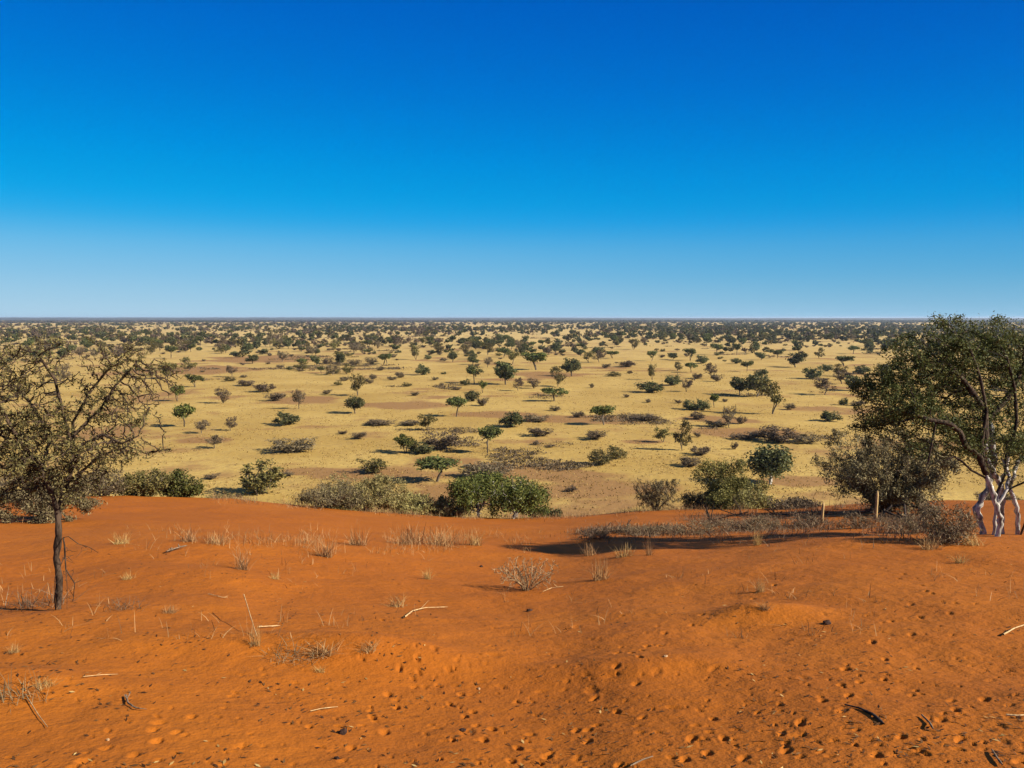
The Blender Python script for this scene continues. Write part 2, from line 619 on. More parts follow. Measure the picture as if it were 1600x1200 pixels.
def colonize(rng, A, P, par, step, di, dk, iters=80, jit=0.25, trop=(0, 0, 0)):
    P = np.array(P, float)
    par = list(par)
    trop = np.array(trop, float)
    D = np.linalg.norm(A[:, None] - P[None], axis=2)
    near, nd = D.argmin(1), D.min(1)
    alive = nd > dk
    for _ in range(iters):
        use = alive & (nd < di)
        if not use.any():
            di *= 1.6
            use = alive & (nd < di)
            if not use.any() or di > 60 * step:
                break
        idx = near[use]
        dirs = A[use] - P[idx]
        dirs /= np.linalg.norm(dirs, axis=1)[:, None] + 1e-9
        acc = np.zeros_like(P)
        np.add.at(acc, idx, dirs)
        g = np.unique(idx)
        v = acc[g]
        v = v / (np.linalg.norm(v, axis=1)[:, None] + 1e-9) + trop + rng.normal(0, jit, (len(g), 3))
        v /= np.linalg.norm(v, axis=1)[:, None] + 1e-9
        newP = P[g] + v * step
        ok = np.linalg.norm(newP[:, None] - P[None], axis=2).min(1) > 0.45 * step
        if not ok.any():
            alive[use] &= nd[use] > dk * 2
            continue
        newP, g = newP[ok], g[ok]
        base = len(P)
        P = np.vstack([P, newP])
        par += [int(k) for k in g]
        D = np.linalg.norm(A[:, None] - newP[None], axis=2)
        m, k = D.min(1), D.argmin(1)
        upd = m < nd
        nd = np.where(upd, m, nd)
        near = np.where(upd, base + k, near)
        alive &= nd > dk
        if not alive.any():
            break
    return P, np.array(par)


def pipe_radii(par, base_r, tip_r):
    n = len(par)
    cnt = np.zeros(n)
    kids = np.bincount(par[par >= 0], minlength=n)
    cnt[kids == 0] = 1
    for i in range(n - 1, -1, -1):
        if par[i] >= 0:
            cnt[par[i]] += cnt[i]
    top = cnt[par < 0].max()
    ex = math.log(max(base_r / tip_r, 1.01)) / math.log(max(top, 2))
    return tip_r * np.maximum(cnt, 1) ** ex, kids


def tubes(rng, P, par, R, sides=5, rough=0.12, min_r=0.0):
    n = len(P)
    ch = [[] for _ in range(n)]
    for i, p in enumerate(par):
        if p >= 0:
            ch[p].append(i)
    Vs, Fs, off = [], [], 0
    ang = np.arange(sides) * 2 * math.pi / sides
    starts = [(None, i) for i in range(n) if par[i] < 0]
    while starts:
        pre, i = starts.pop()
        chain = [i] if pre is None else [pre, i]
        while ch[i]:
            k = max(ch[i], key=lambda c: R[c])
            for c in ch[i]:
                if c != k:
                    starts.append((i, c))
            i = k
            chain.append(i)
        if len(chain) < 2 or R[chain[1]] < min_r:
            continue
        pts = P[chain]
        rad = R[chain].copy()
        if pre is not None:
            rad[0] = rad[1]
        rad[-1] *= 0.4
        t = np.gradient(pts, axis=0)
        t /= np.linalg.norm(t, axis=1)[:, None] + 1e-9
        u = np.cross(t[0], (0.3, 0.9, 0.2))
        u /= np.linalg.norm(u) + 1e-9
        ring = []
        for k in range(len(pts)):
            u = u - t[k] * np.dot(u, t[k])
            u /= np.linalg.norm(u) + 1e-9
            w = np.cross(t[k], u)
            rr = rad[k] * (1 + rough * rng.normal(size=sides))
            ring.append(pts[k] + (np.cos(ang) * rr)[:, None] * u + (np.sin(ang) * rr)[:, None] * w)
        Vs.append(np.concatenate(ring))
        m = len(pts)
        a, b = np.meshgrid(np.arange(m - 1), np.arange(sides), indexing='ij')
        b2 = (b + 1) % sides
        Fs.append(np.stack([a * sides + b, a * sides + b2, (a + 1) * sides + b2, (a + 1) * sides + b], -1).reshape(-1, 4) + off)
        off += m * sides
    return np.concatenate(Vs), np.concatenate(Fs)


def leaf_quads(rng, C, length, aspect, up=0.3, jitter=0.35, axis=None, along=0.0):
    n = len(C)
    a = rng.normal(size=(n, 3))
    if axis is not None:
        a = a * (1 - along) + axis * along * 1.7
    a /= np.linalg.norm(a, axis=1)[:, None] + 1e-9
    nrm = rng.normal(size=(n, 3))
    nrm[:, 2] += up * 2
    b = np.cross(nrm, a)
    b /= np.linalg.norm(b, axis=1)[:, None] + 1e-9
    L = (length * (1 + jitter * rng.uniform(-1, 1, n)))[:, None]
    W = L * aspect
    V = np.stack([C - a * L * 0.5, C + b * W * 0.5, C + a * L * 0.5, C - b * W * 0.5], 1).reshape(-1, 3)
    F = np.arange(4 * n).reshape(n, 4)
    return V, F


def scatter_on(rng, P, par, R, thr, n, spread, clump=0.0):
    ids = np.where((R <= thr) & (par >= 0))[0]
    if clump > 0:                                   # leaf density differs from twig to twig
        q = P[ids] / clump
        w = vnoise(q[:, 0] + 0.71 * q[:, 2], q[:, 1] - 0.63 * q[:, 2] + 5.0, 17) + vnoise(q[:, 0] * 0.8 - q[:, 2], q[:, 2] * 1.1 + q[:, 1] * 0.4, 29)
        w = np.exp(np.clip(w, -1, 1) * 2.4)
        k = rng.choice(ids, n, p=w / w.sum())
    else:
        k = rng.choice(ids, n)
    t = rng.random(n)[:, None]
    q = P[k] * t + P[par[k]] * (1 - t)
    d = P[k] - P[par[k]]
    d /= np.linalg.norm(d, axis=1)[:, None] + 1e-9
    return q + rng.normal(0, spread, (n, 3)), d


def blades(rng, B, H, width, lean=0.35, droop=0.25):
    n = len(B)
    a = rng.uniform(0, 2 * math.pi, n)
    l = np.abs(rng.normal(0, lean, n))
    d = np.stack([np.cos(a) * l, np.sin(a) * l, np.ones(n)], 1)
    d /= np.linalg.norm(d, axis=1)[:, None]
    w = rng.uniform(0, math.pi, n)
    W = np.stack([np.cos(w), np.sin(w), np.zeros(n)], 1) * (width * rng.uniform(0.6, 1.4, n))[:, None] * 0.5
    V = []
    for t, k in ((0.0, 1.0), (0.4, 0.85), (0.75, 0.6), (1.0, 0.15)):
        c = B + d * (H * t)[:, None]
        c = c + np.stack([np.cos(a), np.sin(a), -0.6 * np.ones(n)], 1) * (droop * H * t * t * l)[:, None]
        V += [c - W * k, c + W * k]
    V = np.stack(V, 1).reshape(-1, 3)
    o = np.arange(n)[:, None] * 8
    F = np.stack([o + np.array(q)[None] for q in ((0, 1, 3, 2), (2, 3, 5, 4), (4, 5, 7, 6))], 1).reshape(-1, 4)
    return V, F


# ------------------------------------------------------------------ tree kinds of the plain (unit size: crown about 1 wide, tree 1 high)
def unit_lobes(rng, kind):
    L = []
    if kind == 'umbrella':
        L.append((0, 0, 0.70, 0.40, 0.40, 0.22, 80))
        for k in range(7):
            a = rng.uniform(0, 6.28)
            q = rng.uniform(0.18, 0.38)
            L.append((q * math.cos(a), q * math.sin(a), rng.uniform(0.55, 0.86), 0.17, 0.17, 0.12, 24))
    elif kind == 'round':
        L.append((0, 0, 0.60, 0.42, 0.42, 0.34, 100))
        for k in range(8):
            a = rng.uniform(0, 6.28)
            q = rng.uniform(0.15, 0.34)
            L.append((q * math.cos(a), q * math.sin(a), rng.uniform(0.40, 0.84), 0.19, 0.19, 0.16, 24))
    elif kind == 'bush':
        L.append((0, 0, 0.42, 0.45, 0.45, 0.42, 100))
        for k in range(9):
            a = rng.uniform(0, 6.28)
            q = rng.uniform(0.15, 0.38)
            L.append((q * math.cos(a), q * math.sin(a), rng.uniform(0.2, 0.8), 0.17, 0.17, 0.20, 22))
    elif kind == 'loose':
        for k in range(9):
            a = rng.uniform(0, 6.28)
            q = rng.uniform(0.05, 0.40)
            z = rng.uniform(0.34, 0.92)
            L.append((q * math.cos(a) * (1.25 - z * 0.5), q * math.sin(a), z, 0.21, 0.21, 0.15, 30))
    else:                                   # thicket, bare
        base = 0.42 if kind == 'thicket' else 0.6
        L.append((0, 0, base, 0.40, 0.40, 0.36 if kind == 'thicket' else 0.30, 80))
        for k in range(8):
            a = rng.uniform(0, 6.28)
            q = rng.uniform(0.2, 0.42)
            L.append((q * math.cos(a), q * math.sin(a), base + rng.uniform(-0.2, 0.32), 0.15, 0.15, 0.16, 20))
    return L


KIND = {  # name, category, foliage material, leaves, leaf size, aspect, trunk radius, leaf spread
    'umbrella': ("umbrella_tree", "tree", 'leaf_green', 1700, 0.072, 0.65, 0.026, 0.045),
    'round': ("round_tree", "tree", 'leaf_dark', 2100, 0.075, 0.65, 0.028, 0.045),
    'bright': ("green_tree", "tree", 'leaf_bright', 1800, 0.075, 0.65, 0.026, 0.045),
    'loose': ("loose_tree", "tree", 'leaf_olive', 1300, 0.068, 0.60, 0.024, 0.045),
    'bush': ("green_shrub", "shrub", 'leaf_dark', 2000, 0.075, 0.65, 0.022, 0.045),
    'olive': ("olive_shrub", "shrub", 'leaf_olive', 1700, 0.070, 0.60, 0.022, 0.045),
    'thicket': ("brown_shrub", "shrub", 'leaf_brown', 1900, 0.095, 0.28, 0.014, 0.050),
    'dome': ("round_tree", "tree", 'leaf_dark', 5200, 0.060, 0.65, 0.030, 0.075),
    'bare': ("bare_tree", "tree", 'leaf_brown', 1300, 0.090, 0.28, 0.022, 0.045),
}
SHAPE = {'dome': 'round', 'bright': 'umbrella', 'olive': 'bush'}
PROTO = {}


def unit_plant(kind, seed, lod=1.0):
    rng = np.random.default_rng(seed)
    sh = SHAPE.get(kind, kind)
    nm, cat, mat, nl, ls, asp, tr, spr = KIND[kind]
    A = lobes_points(rng, unit_lobes(rng, sh))
    lean = rng.normal(0, 0.06, 2)
    if sh in ('bush', 'thicket'):
        lines = []
        for k in range(5):
            a = rng.uniform(0, 6.28)
            lines.append([(0.03 * math.cos(a), 0.03 * math.sin(a), -0.05), (0.10 * math.cos(a), 0.10 * math.sin(a), 0.10), (0.2 * math.cos(a), 0.2 * math.sin(a), 0.24)])
    else:
        t = {'umbrella': 0.40, 'round': 0.24, 'loose': 0.30, 'bare': 0.26}[sh]
        lines = [[(0, 0, -0.06), (lean[0] * 0.4, lean[1] * 0.4, t * 0.5), (lean[0], lean[1], t)]]
        if rng.random() < 0.45:
            lines.append([(0.05, 0.01, -0.06), (0.09, 0.02, t * 0.6), (0.14, -0.02, t)])
    P, par = seed_lines(lines, 0.07)
    P, par = colonize(rng, A, P, par, 0.07, 0.5, 0.075, 40, 0.25)
    R, kids = pipe_radii(par, tr, 0.0035)
    T = tubes(rng, P, par, R, 5, 0.12, 0.004)
    n = int(nl * lod)
    thr = 0.011 if sh not in ('thicket', 'bare') else 0.012
    C, ax = scatter_on(rng, P, par, R, thr, n, spr, 0.0 if kind == 'dome' else 0.13)
    Lf = leaf_quads(rng, C, ls * (1.0 / math.sqrt(lod)), asp, 0.25, 0.4, ax, 0.55 if sh in ('thicket', 'bare') else 0.0)
    return T, Lf, M[mat]


def proto(kind, v):
    key = (kind, v)
    if key not in PROTO:
        T, Lf, mat = unit_plant(kind, 100 + sum(map(ord, kind)) * 7 + v * 31)
        PROTO[key] = (np_mesh(KIND[kind][0] + "_trunk", T[0], T[1], None, [M['bark_far']]), np_mesh(KIND[kind][0] + "_crown", Lf[0], Lf[1], None, [mat]))
        V, F = join_geo([T, Lf])
        mi = np.concatenate([np.zeros(len(T[1]), int), np.ones(len(Lf[1]), int)])
        PROTO[key] += (np_mesh(KIND[kind][0], V, F, mi, [M['bark_far'], mat]),)
    return PROTO[key]


def plant_at(p, w, h, kind, v, label, group, rng, parts=True, name=None):
    nm, cat = KIND[kind][:2]
    tr, cr, both = proto(kind, v)
    rz = rng.uniform(0, 6.28)
    sy = rng.uniform(0.85, 1.1)
    if parts:
        e = link(name or nm, None, None, p, rz, (w, w * sy, h))
        e.empty_display_size = 0.2
        stem = 'stem' if cat == 'shrub' else 'trunk'
        link(stem, tr, e)
        link('foliage' if cat == 'shrub' else 'crown', cr, e)
    else:
        e = link(name or nm, both, None, p, rz, (w, w * sy, h))
    tag(e, label, cat, group)
    return e


# every tree and shrub of the middle plain one can point at: x and y of its foot, crown width, height (1600 px picture), kind, label
NEAR = [
    (288, 667, 36, 37, 'bright', "bright green umbrella tree just right of the near left thorn tree's twigs"),
    (350, 630, 28, 24, 'bare', "brown bare tree up and right of the bright green umbrella tree"),
    (315, 677, 27, 22, 'bare', "small brown bare tree right beside the bright green umbrella tree's foot"),
    (360, 673, 22, 21, 'bare', "small flat-topped bare tree two steps right of the bright green umbrella tree"),
    (335, 701, 30, 20, 'bare', "low wide bare tree below the flat-topped bare tree on the left plain"),
    (305, 605, 26, 20, 'bright', "small green tree above the bright green umbrella tree, beside the left thorn tree's tips"),
    (277, 627, 24, 26, 'bright', "green tree half hidden by the right tips of the left thorn tree"),
    (264, 592, 36, 28, 'loose', "olive tree behind the top right tips of the left thorn tree"),
    (385, 603, 34, 11, 'thicket', "flat dark brown shrub left of the brown round-crowned tree"),
    (331, 748, 26, 11, 'thicket', "small brown shrub alone on the straw just beyond the dune's left crest"),
    (467, 639, 24, 30, 'bare', "dark brown round-crowned tree left of the round green tree on the left plain"),
    (430, 626, 36, 16, 'thicket', "dark brown shrub left of the dark brown round-crowned tree"),
    (413, 612, 36, 18, 'thicket', "brown shrub pair behind the shrub left of the round-crowned brown tree"),
    (449, 664, 42, 21, 'bush', "dark green dome-shaped shrub above the big grey-brown shrub on the left plain"),
    (555, 646, 38, 28, 'round', "round green tree on a short trunk, right of the dark green dome-shaped shrub"),
    (559, 618, 30, 32, 'loose', "loose olive tree standing directly behind the round green tree"),
    (454, 706, 70, 26, 'thicket', "big low grey-brown shrub alone on the open straw at left centre"),
    (511, 616, 15, 9, 'thicket', "small brown shrub left of the loose olive tree"),
    (648, 618, 16, 8, 'thicket', "small brown shrub below the dark dome tree near the picture's middle"),
    (660, 586, 24, 18, 'bush', "dark dome-shaped shrub standing clear on the straw above the middle plain"),
    (626, 590, 18, 11, 'thicket', "brown shrub left of the dark dome-shaped shrub"),
    (612, 594, 16, 8, 'thicket', "low brown shrub left of the dark dome's brown neighbour"),
    (583, 592, 16, 9, 'thicket', "dark brown shrub above and right of the loose olive tree"),
    (578, 599, 16, 9, 'thicket', "brown shrub just right of the loose olive tree's top"),
    (679, 594, 12, 7, 'thicket', "tiny brown shrub right below the dark dome-shaped shrub"),
    (690, 603, 9, 6, 'thicket', "tiny brown shrub halfway between the dark dome shrub and the green twin-trunk tree"),
    (714, 609, 18, 6, 'thicket', "flat brown shrub above the green twin-trunk tree"),
    (650, 562, 20, 22, 'loose', "olive tree above the dark dome-shaped shrub"),
    (580, 568, 20, 12, 'thicket', "brown shrub above the loose olive tree on the middle plain"),
    (553, 571, 20, 11, 'thicket', "brown shrub straight above the loose olive tree behind the round green tree"),
    (511, 569, 18, 12, 'thicket', "brown shrub in the row high above the dark brown round-crowned tree"),
    (713, 651, 34, 32, 'umbrella', "green umbrella tree on two thin trunks left of the dark round bush pair"),
    (738, 627, 24, 20, 'bush', "dark green round shrub right behind the twin-trunk umbrella tree"),
    (754, 634, 20, 17, 'thicket', "brown shrub at the right of the dark green round shrub"),
    (754, 614, 16, 20, 'bright', "narrow green tree above the dark green round shrub"),
    (728, 602, 16, 10, 'bush', "small dark green shrub above the twin-trunk umbrella tree's neighbours"),
    (741, 599, 28, 28, 'umbrella', "olive umbrella tree left of the largest round dark tree"),
    (790, 601, 40, 36, 'round', "large round dark tree on a short trunk in the tree row above the middle"),
    (762, 574, 17, 17, 'bare', "brown tree above the olive umbrella tree and large round dark tree"),
    (799, 667, 42, 28, 'bush', "dark round bush with black shadow in the centre of the plain"),
    (762, 708, 38, 44, 'umbrella', "green umbrella tree with leaning trunk above the big white-stemmed bush"),
    (634, 708, 36, 27, 'bright', "bright green round tree left of the brown thicket on the middle plain"),
    (659, 708, 40, 20, 'bush', "low green shrub touching the bright green round tree's right side"),
    (682, 753, 72, 40, 'umbrella', "wide dark umbrella tree leaning left on bare red ground"),
    (583, 738, 52, 26, 'olive', "olive shrub on the bare brown strip beyond the dune, left of the wide umbrella tree"),
    (668, 672, 30, 24, 'loose', "olive tree above the brown thicket on the middle plain"),
    (692, 702, 64, 34, 'thicket', "brown thicket between the bright green round tree and the leaning-trunk umbrella tree"),
    (560, 686, 26, 14, 'thicket', "bare spiky shrub right of the big low grey-brown shrub"),
    (535, 678, 18, 7, 'thicket', "flat little shrub left of the bare spiky shrub"),
    (595, 664, 52, 10, 'thicket', "long low brown thicket right below the round green tree"),
    (640, 664, 40, 10, 'thicket', "low brown thicket touching the olive tree's left on the middle plain"),
    (866, 627, 40, 22, 'umbrella', "wide flat-topped dark tree on a short trunk right of centre"),
    (872, 604, 28, 30, 'loose', "loose grey-green tree directly behind the flat-topped dark tree"),
    (893, 588, 36, 28, 'round', "dark olive tree right behind the loose grey-green tree"),
    (810, 611, 20, 21, 'bare', "small grey tree on a thin trunk right of the large round dark tree"),
    (835, 607, 24, 16, 'bare', "small grey round tree left of the loose grey-green tree"),
    (838, 578, 50, 28, 'bright', "bright green spreading tree above the small grey trees"),
    (944, 664, 38, 32, 'bright', "green round-topped tree with black shadow right of centre"),
    (868, 642, 18, 10, 'thicket', "reddish brown shrub below the flat-topped dark tree"),
    (840, 658, 44, 12, 'thicket', "low brown thicket right of the dark round bush in the centre"),
    (902, 652, 24, 13, 'thicket', "brown shrub touching the left of the green round-topped tree"),
    (1003, 656, 56, 11, 'thicket', "long brown thicket right of the green round-topped tree"),
    (845, 681, 42, 16, 'thicket', "dark brown shrub below the centre's low brown thicket"),
    (931, 686, 38, 19, 'thicket', "dark brown dome shrub below the green round-topped tree"),
    (838, 695, 16, 8, 'thicket', "little brown shrub under the dark brown shrub of the centre"),
    (860, 699, 15, 6, 'thicket', "smallest flat shrub right of centre, below the dark brown shrub"),
    (938, 726, 42, 27, 'olive', "brown olive shrub over a long black shadow right of centre"),
    (962, 717, 38, 21, 'olive', "pale olive shrub behind the shrub with the long black shadow"),
    (1015, 613, 40, 20, 'bush', "wide dark green shrub with black shadow left of the loose dark row"),
    (1019, 594, 18, 24, 'loose', "loose brown tree above the wide dark green shrub"),
    (1050, 602, 30, 19, 'bush', "dark shrub right of the loose brown tree"),
    (1072, 612, 20, 21, 'bare', "small dark round tree at the right end of the dark shrub"),
    (1081, 640, 30, 16, 'bush', "green shrub at the left of the dark green trio"),
    (1099, 641, 24, 19, 'bush', "dark round shrub in the middle of the dark green trio"),
    (1116, 637, 16, 22, 'bright', "narrow green tree at the right of the dark green trio"),
    (1036, 691, 30, 22, 'loose', "sparse olive tree left of the tall olive tree"),
    (1066, 704, 28, 46, 'loose', "tall narrow olive tree above the loose olive bush at the crest"),
    (1090, 683, 12, 10, 'thicket', "tiny dark shrub right of the tall narrow olive tree"),
    (1093, 711, 36, 18, 'thicket', "reddish brown dome shrub right of the tall narrow olive tree"),
    (1080, 728, 38, 18, 'thicket', "brown shrub just left above the loose olive bush at the crest"),
    (1147, 702, 13, 14, 'thicket', "tiny dark pointed shrub left of the round tree with pale trunk"),
    (1138, 668, 24, 32, 'bare', "bare grey tree rising from the brown thicket right of the dark green trio"),
    (1090, 655, 30, 14, 'thicket', "brown thicket below the dark green trio"),
    (1120, 666, 40, 12, 'thicket', "low brown thicket left of the bare grey tree"),
    (1158, 662, 20, 16, 'thicket', "dark brown shrub touching the right of the bare grey tree"),
    (1156, 617, 34, 28, 'round', "olive green broad tree left of its dark twin on the right plain"),
    (1182, 620, 36, 38, 'round', "dark broad tree right of the olive green broad tree"),
    (1165, 686, 44, 14, 'thicket', "left piece of the long brown thicket above the round tree with pale trunk"),
    (1210, 690, 70, 30, 'thicket', "largest middle piece of the long brown thicket above the pale-trunked round tree"),
    (1262, 692, 52, 16, 'thicket', "right low end of the long brown thicket above the pale-trunked round tree"),
    (1206, 647, 46, 50, 'loose', "loose dark tree with spreading right branch on the right plain"),
    (1233, 640, 20, 12, 'thicket', "small brown shrub right of the loose dark tree"),
    (925, 606, 10, 9, 'thicket', "tiny brown shrub right of the flat-topped dark tree's loose neighbour"),
    (979, 621, 11, 7, 'thicket', "tiny dark shrub left below the wide dark green shrub"),
    (1013, 629, 12, 7, 'thicket', "tiny brown shrub right below the wide dark green shrub"),
    (1060, 630, 12, 7, 'thicket', "tiny reddish shrub left of the dark green trio"),
    (1133, 628, 10, 7, 'thicket', "tiny dark shrub right of the narrow green tree of the trio"),
    (957, 588, 26, 8, 'olive', "flat olive shrub above the open straw right of centre"),
    (980, 573, 40, 12, 'thicket', "brown thicket above the flat olive shrub"),
    (1080, 582, 22, 16, 'umbrella', "small flat umbrella tree above the dark shrub row"),
    (1111, 592, 22, 24, 'bare', "loose grey tree right of the small flat umbrella tree"),
    (1120, 596, 20, 14, 'thicket', "dark shrub at the foot of the loose grey tree"),
    (1088, 592, 18, 12, 'thicket', "brown shrub between the small flat umbrella tree and loose grey tree"),
    (1098, 568, 24, 14, 'bush', "dark shrub above the small flat umbrella tree"),
    (1150, 568, 16, 10, 'bush', "small dark shrub above the olive green broad tree"),
    (1188, 587, 24, 12, 'bush', "dark flat shrub above the dark broad tree"),
    (1243, 574, 32, 23, 'round', "dark round tree standing clear on the pale straw of the right plain"),
    (1270, 592, 30, 20, 'bush', "dark shrub below right of the clear-standing dark round tree"),
    (1288, 617, 36, 26, 'bare', "grey round-crowned tree over a thin black shadow on the right plain"),
    (1293, 580, 20, 12, 'bush', "dark shrub above the grey round-crowned tree"),
    (1319, 572, 32, 17, 'umbrella', "dark flat tree left of the right thorn tree's upper twigs"),
    (1333, 553, 20, 13, 'umbrella', "small dark umbrella tree on pale straw near the right thorn tree"),
    (1280, 560, 15, 16, 'loose', "narrow loose tree left of the small dark umbrella tree"),
    (1345, 584, 28, 14, 'bush', "dark green shrub at the left tips of the right thorn tree"),
    (1317, 633, 15, 13, 'bush', "small dark shrub left of the right thorn tree's lowest twigs"),
    (1298, 658, 34, 18, 'bush', "dark green shrub above the big grey bush on the right"),
    (1340, 634, 28, 10, 'thicket', "flat brown shrub behind the lowest left twigs of the right thorn tree"),
    (935, 556, 26, 14, 'round', "dark round tree above the brown thicket right of centre"),
    (957, 560, 24, 12, 'umbrella', "flat dark tree right of the dark round tree above the thicket"),
    (1018, 564, 18, 16, 'umbrella', "small umbrella tree standing alone above the loose brown tree"),
    (1051, 562, 20, 11, 'round', "small dark dome tree right of the lone small umbrella tree"),
    (990, 546, 20, 18, 'loose', "loose dark tree above the lone small umbrella tree"),
    (1203, 757, 74, 62, 'dome', "round dark green tree with a pale trunk near the dune's right crest"),
    (892, 768, 20, 12, 'thicket', "little brown shrub on bare ground right of the white-stemmed bush"),
    (405, 772, 76, 60, 'olive', "olive green bushy tree just beyond the dune crest left of centre"),
    (448, 744, 24, 10, 'thicket', "small brown shrub at the right foot of the olive green bushy tree"),
    (768, 744, 92, 28, 'thicket', "wide brown shrub showing above the white-stemmed green bush"),
]
prng = np.random.default_rng(5)
MIN_PARTS = 14
for k, (px, py, w, h, kind, lab) in enumerate(NEAR):
    p = on_plain(px, py)
    s = depth_of(p) / FPX
    p[2] -= 0.02
    e = plant_at(p, w * s * 1.12, h * s * 1.05, kind, k % 6, lab, "trees and shrubs standing on the middle plain", prng, w >= MIN_PARTS or h >= MIN_PARTS)
    if "pale trunk" in lab:
        for c in e.children:
            if c.name.startswith('trunk'):
                c.data = c.data.copy()
                c.data.materials.clear()
                c.data.materials.append(M['bark_white'])

# the far field: individuals for the ones that show largest, one stuff object for the rest
frng = np.random.default_rng(21)
cand = []


def far_density(x, y, r):
    th = math.atan2(x, y)
    d = 0.60 + 2.3 * float(vnoise(x / 90, y / 90, 41)) + 1.5 * float(vnoise(x / 320, y / 260, 43))
    if r < 420:
        d -= 0.18
    if th > 0.18 and 650 < r < 2600:
        d += 0.35
    if th < -0.1 and r > 320:
        d += 0.10
    return d


for (r0, r1, n) in [(235, 420, 260), (420, 800, 1900), (800, 1500, 6200), (1500, 2600, 5600), (2600, 4200, 3400), (4200, 7500, 4000), (7500, 9500, 2500)]:
    for k in range(n):
        r = math.sqrt(frng.uniform(r0 * r0, r1 * r1))
        th = frng.uniform(-0.62, 0.62)
        x, y = r * math.sin(th), r * math.cos(th)
        if r < 4000 and frng.random() > far_density(x, y, r):
            continue
        big = frng.random() < 0.5
        wm = frng.uniform(3.6, 8.0) if big else frng.uniform(1.8, 4.5)
        hm = wm * frng.uniform(0.6, 0.95) if big else wm * frng.uniform(0.4, 0.65)
        if big and 500 < r < 3000:
            hm *= 1.15
        if r > 1200:                                     # thickets and groves
            wm *= 1 + 1.6 * min(1, (r - 1200) / 2000) * frng.random()
        if r > 3800:
            wm *= frng.uniform(2.0, 6.0)
            hm = frng.uniform(3.5, 6.5)
        left = th < -0.08
        if big:
            kind = frng.choice(['umbrella', 'round', 'loose', 'bare'], p=[0.22, 0.18, 0.25, 0.35] if left else [0.32, 0.38, 0.2, 0.1])
        else:
            kind = frng.choice(['thicket', 'bush', 'olive'], p=[0.72, 0.12, 0.16] if left else [0.5, 0.33, 0.17])
        y_d = y * CP + EYE * SP
        fx = 800 + FPX * x / y_d
        fy = 600 + FPX * (EYE * CP - y * SP) / y_d
        if -60 < fx < 1660:
            if any(abs(fx - a) < 0.6 * (c + 8) and -8 < fy - b + d * 0.4 < d + 2 for a, b, c, d, _, _ in NEAR):
                continue
        cand.append((wm * hm / r ** 2 if abs(th) < 0.575 else 0, x, y, wm, hm, str(kind), -20 < fx < 1620))
cand.sort(key=lambda c: -c[0])
FAR_LABEL = {
    'umbrella': "tiny far-off umbrella-shaped tree among many dotted over the pale plain towards the horizon",
    'round': "tiny far-off round dark tree among many dotted over the pale plain towards the horizon",
    'loose': "tiny far-off loose olive tree among many dotted over the pale plain towards the horizon",
    'bare': "tiny far-off bare brown tree among many dotted over the pale plain towards the horizon",
    'thicket': "tiny far-off low brown shrub among many dotted over the pale plain towards the horizon",
    'bush': "tiny far-off dark green shrub among many dotted over the pale plain towards the horizon",
    'olive': "tiny far-off olive shrub among many dotted over the pale plain towards the horizon",
}
nt_, ns_, rest = 0, 0, []
for k, (a, x, y, wm, hm, kind, inview) in enumerate(cand):
    tree = KIND[kind][1] == 'tree'
    if inview and ((tree and nt_ < 190) or (not tree and ns_ < 170)):
        nt_ += tree
        ns_ += not tree
        plant_at((x, y, float(h_plain(x, y)) - 0.05), wm, hm, kind, k % 6, FAR_LABEL[kind],
                 f"{KIND[kind][0].replace('_', ' ')}s dotted over the far plain", frng, False)
    else:
        rest.append((x, y, wm, hm, kind))
bags = {}
for kind in ('umbrella', 'round', 'loose', 'bare', 'thicket', 'bush', 'olive'):
    bags[kind] = [unit_plant(kind, 900 + v, 0.085)[1] for v in range(3)]
    bags[kind + '_far'] = [unit_plant(kind, 950 + v, 0.03)[1] for v in range(3)]
geo, mis, mats = [], [], []
matid = {}
for (x, y, wm, hm, kind) in rest:
    far = math.hypot(x, y) > 2200
    V0, F0 = bags[kind + ('_far' if far else '')][int(frng.integers(3))]
    a = frng.uniform(0, 6.28)
    q = V0 * np.array((wm * 1.1, wm * 1.1, hm * 1.1))
    ca, sa = math.cos(a), math.sin(a)
    q = np.stack([q[:, 0] * ca - q[:, 1] * sa + x, q[:, 0] * sa + q[:, 1] * ca + y, q[:, 2] + float(h_plain(x, y))], 1)
    geo.append((q, F0))
    mt = M[KIND[kind][2]]
    if mt.name not in matid:
        matid[mt.name] = len(mats)
        mats.append(mt)
    mis.append(np.full(len(F0), matid[mt.name]))
V, F = join_geo(geo)
fb = link("far_bushland", np_mesh("far_bushland", V, F, np.concatenate(mis), mats))
fb["kind"] = "stuff"
fb["label"] = "countless tiny trees and shrubs merging into dark bushland near the horizon"

# the long low wooded rise on the horizon
th_h = np.linspace(-0.8, 0.8, 240)
rows = []
for (rr, k) in ((8800, 0.0), (9300, 0.55), (10000, 1.0), (11500, 1.0), (13500, 0.0)):
    top = 23 + 6 * fbm(th_h * 6, th_h * 0 + 3, 61, 3) + 5 * smooth(0.0, -0.55, th_h)
    top = top + 2.2 * fbm(th_h * 90, th_h * 0 + rr, 66, 2)
    rows.append(np.stack([rr * np.sin(th_h), rr * np.cos(th_h), -4 + (top + 4) * k], 1))
V = np.concatenate(rows)
nh = len(th_h)
F = np.array([[i * nh + j, i * nh + j + 1, (i + 1) * nh + j + 1, (i + 1) * nh + j] for i in range(4) for j in range(nh - 1)])[:, ::-1]
m, N, L, b = new_mat("wooded_rise")
g = N.new('ShaderNodeNewGeometry').outputs['Position']
L.new(n_mix(N, L, n_range(N, L, n_noise(N, L, g, 0.01, 4), 0.4, 0.65), (0.035, 0.038, 0.024), (0.065, 0.058, 0.036)), b.inputs['Base Color'])
hills = link("hills", np_mesh("hills", V, F, None, [m], True))
hills["kind"] = "structure"

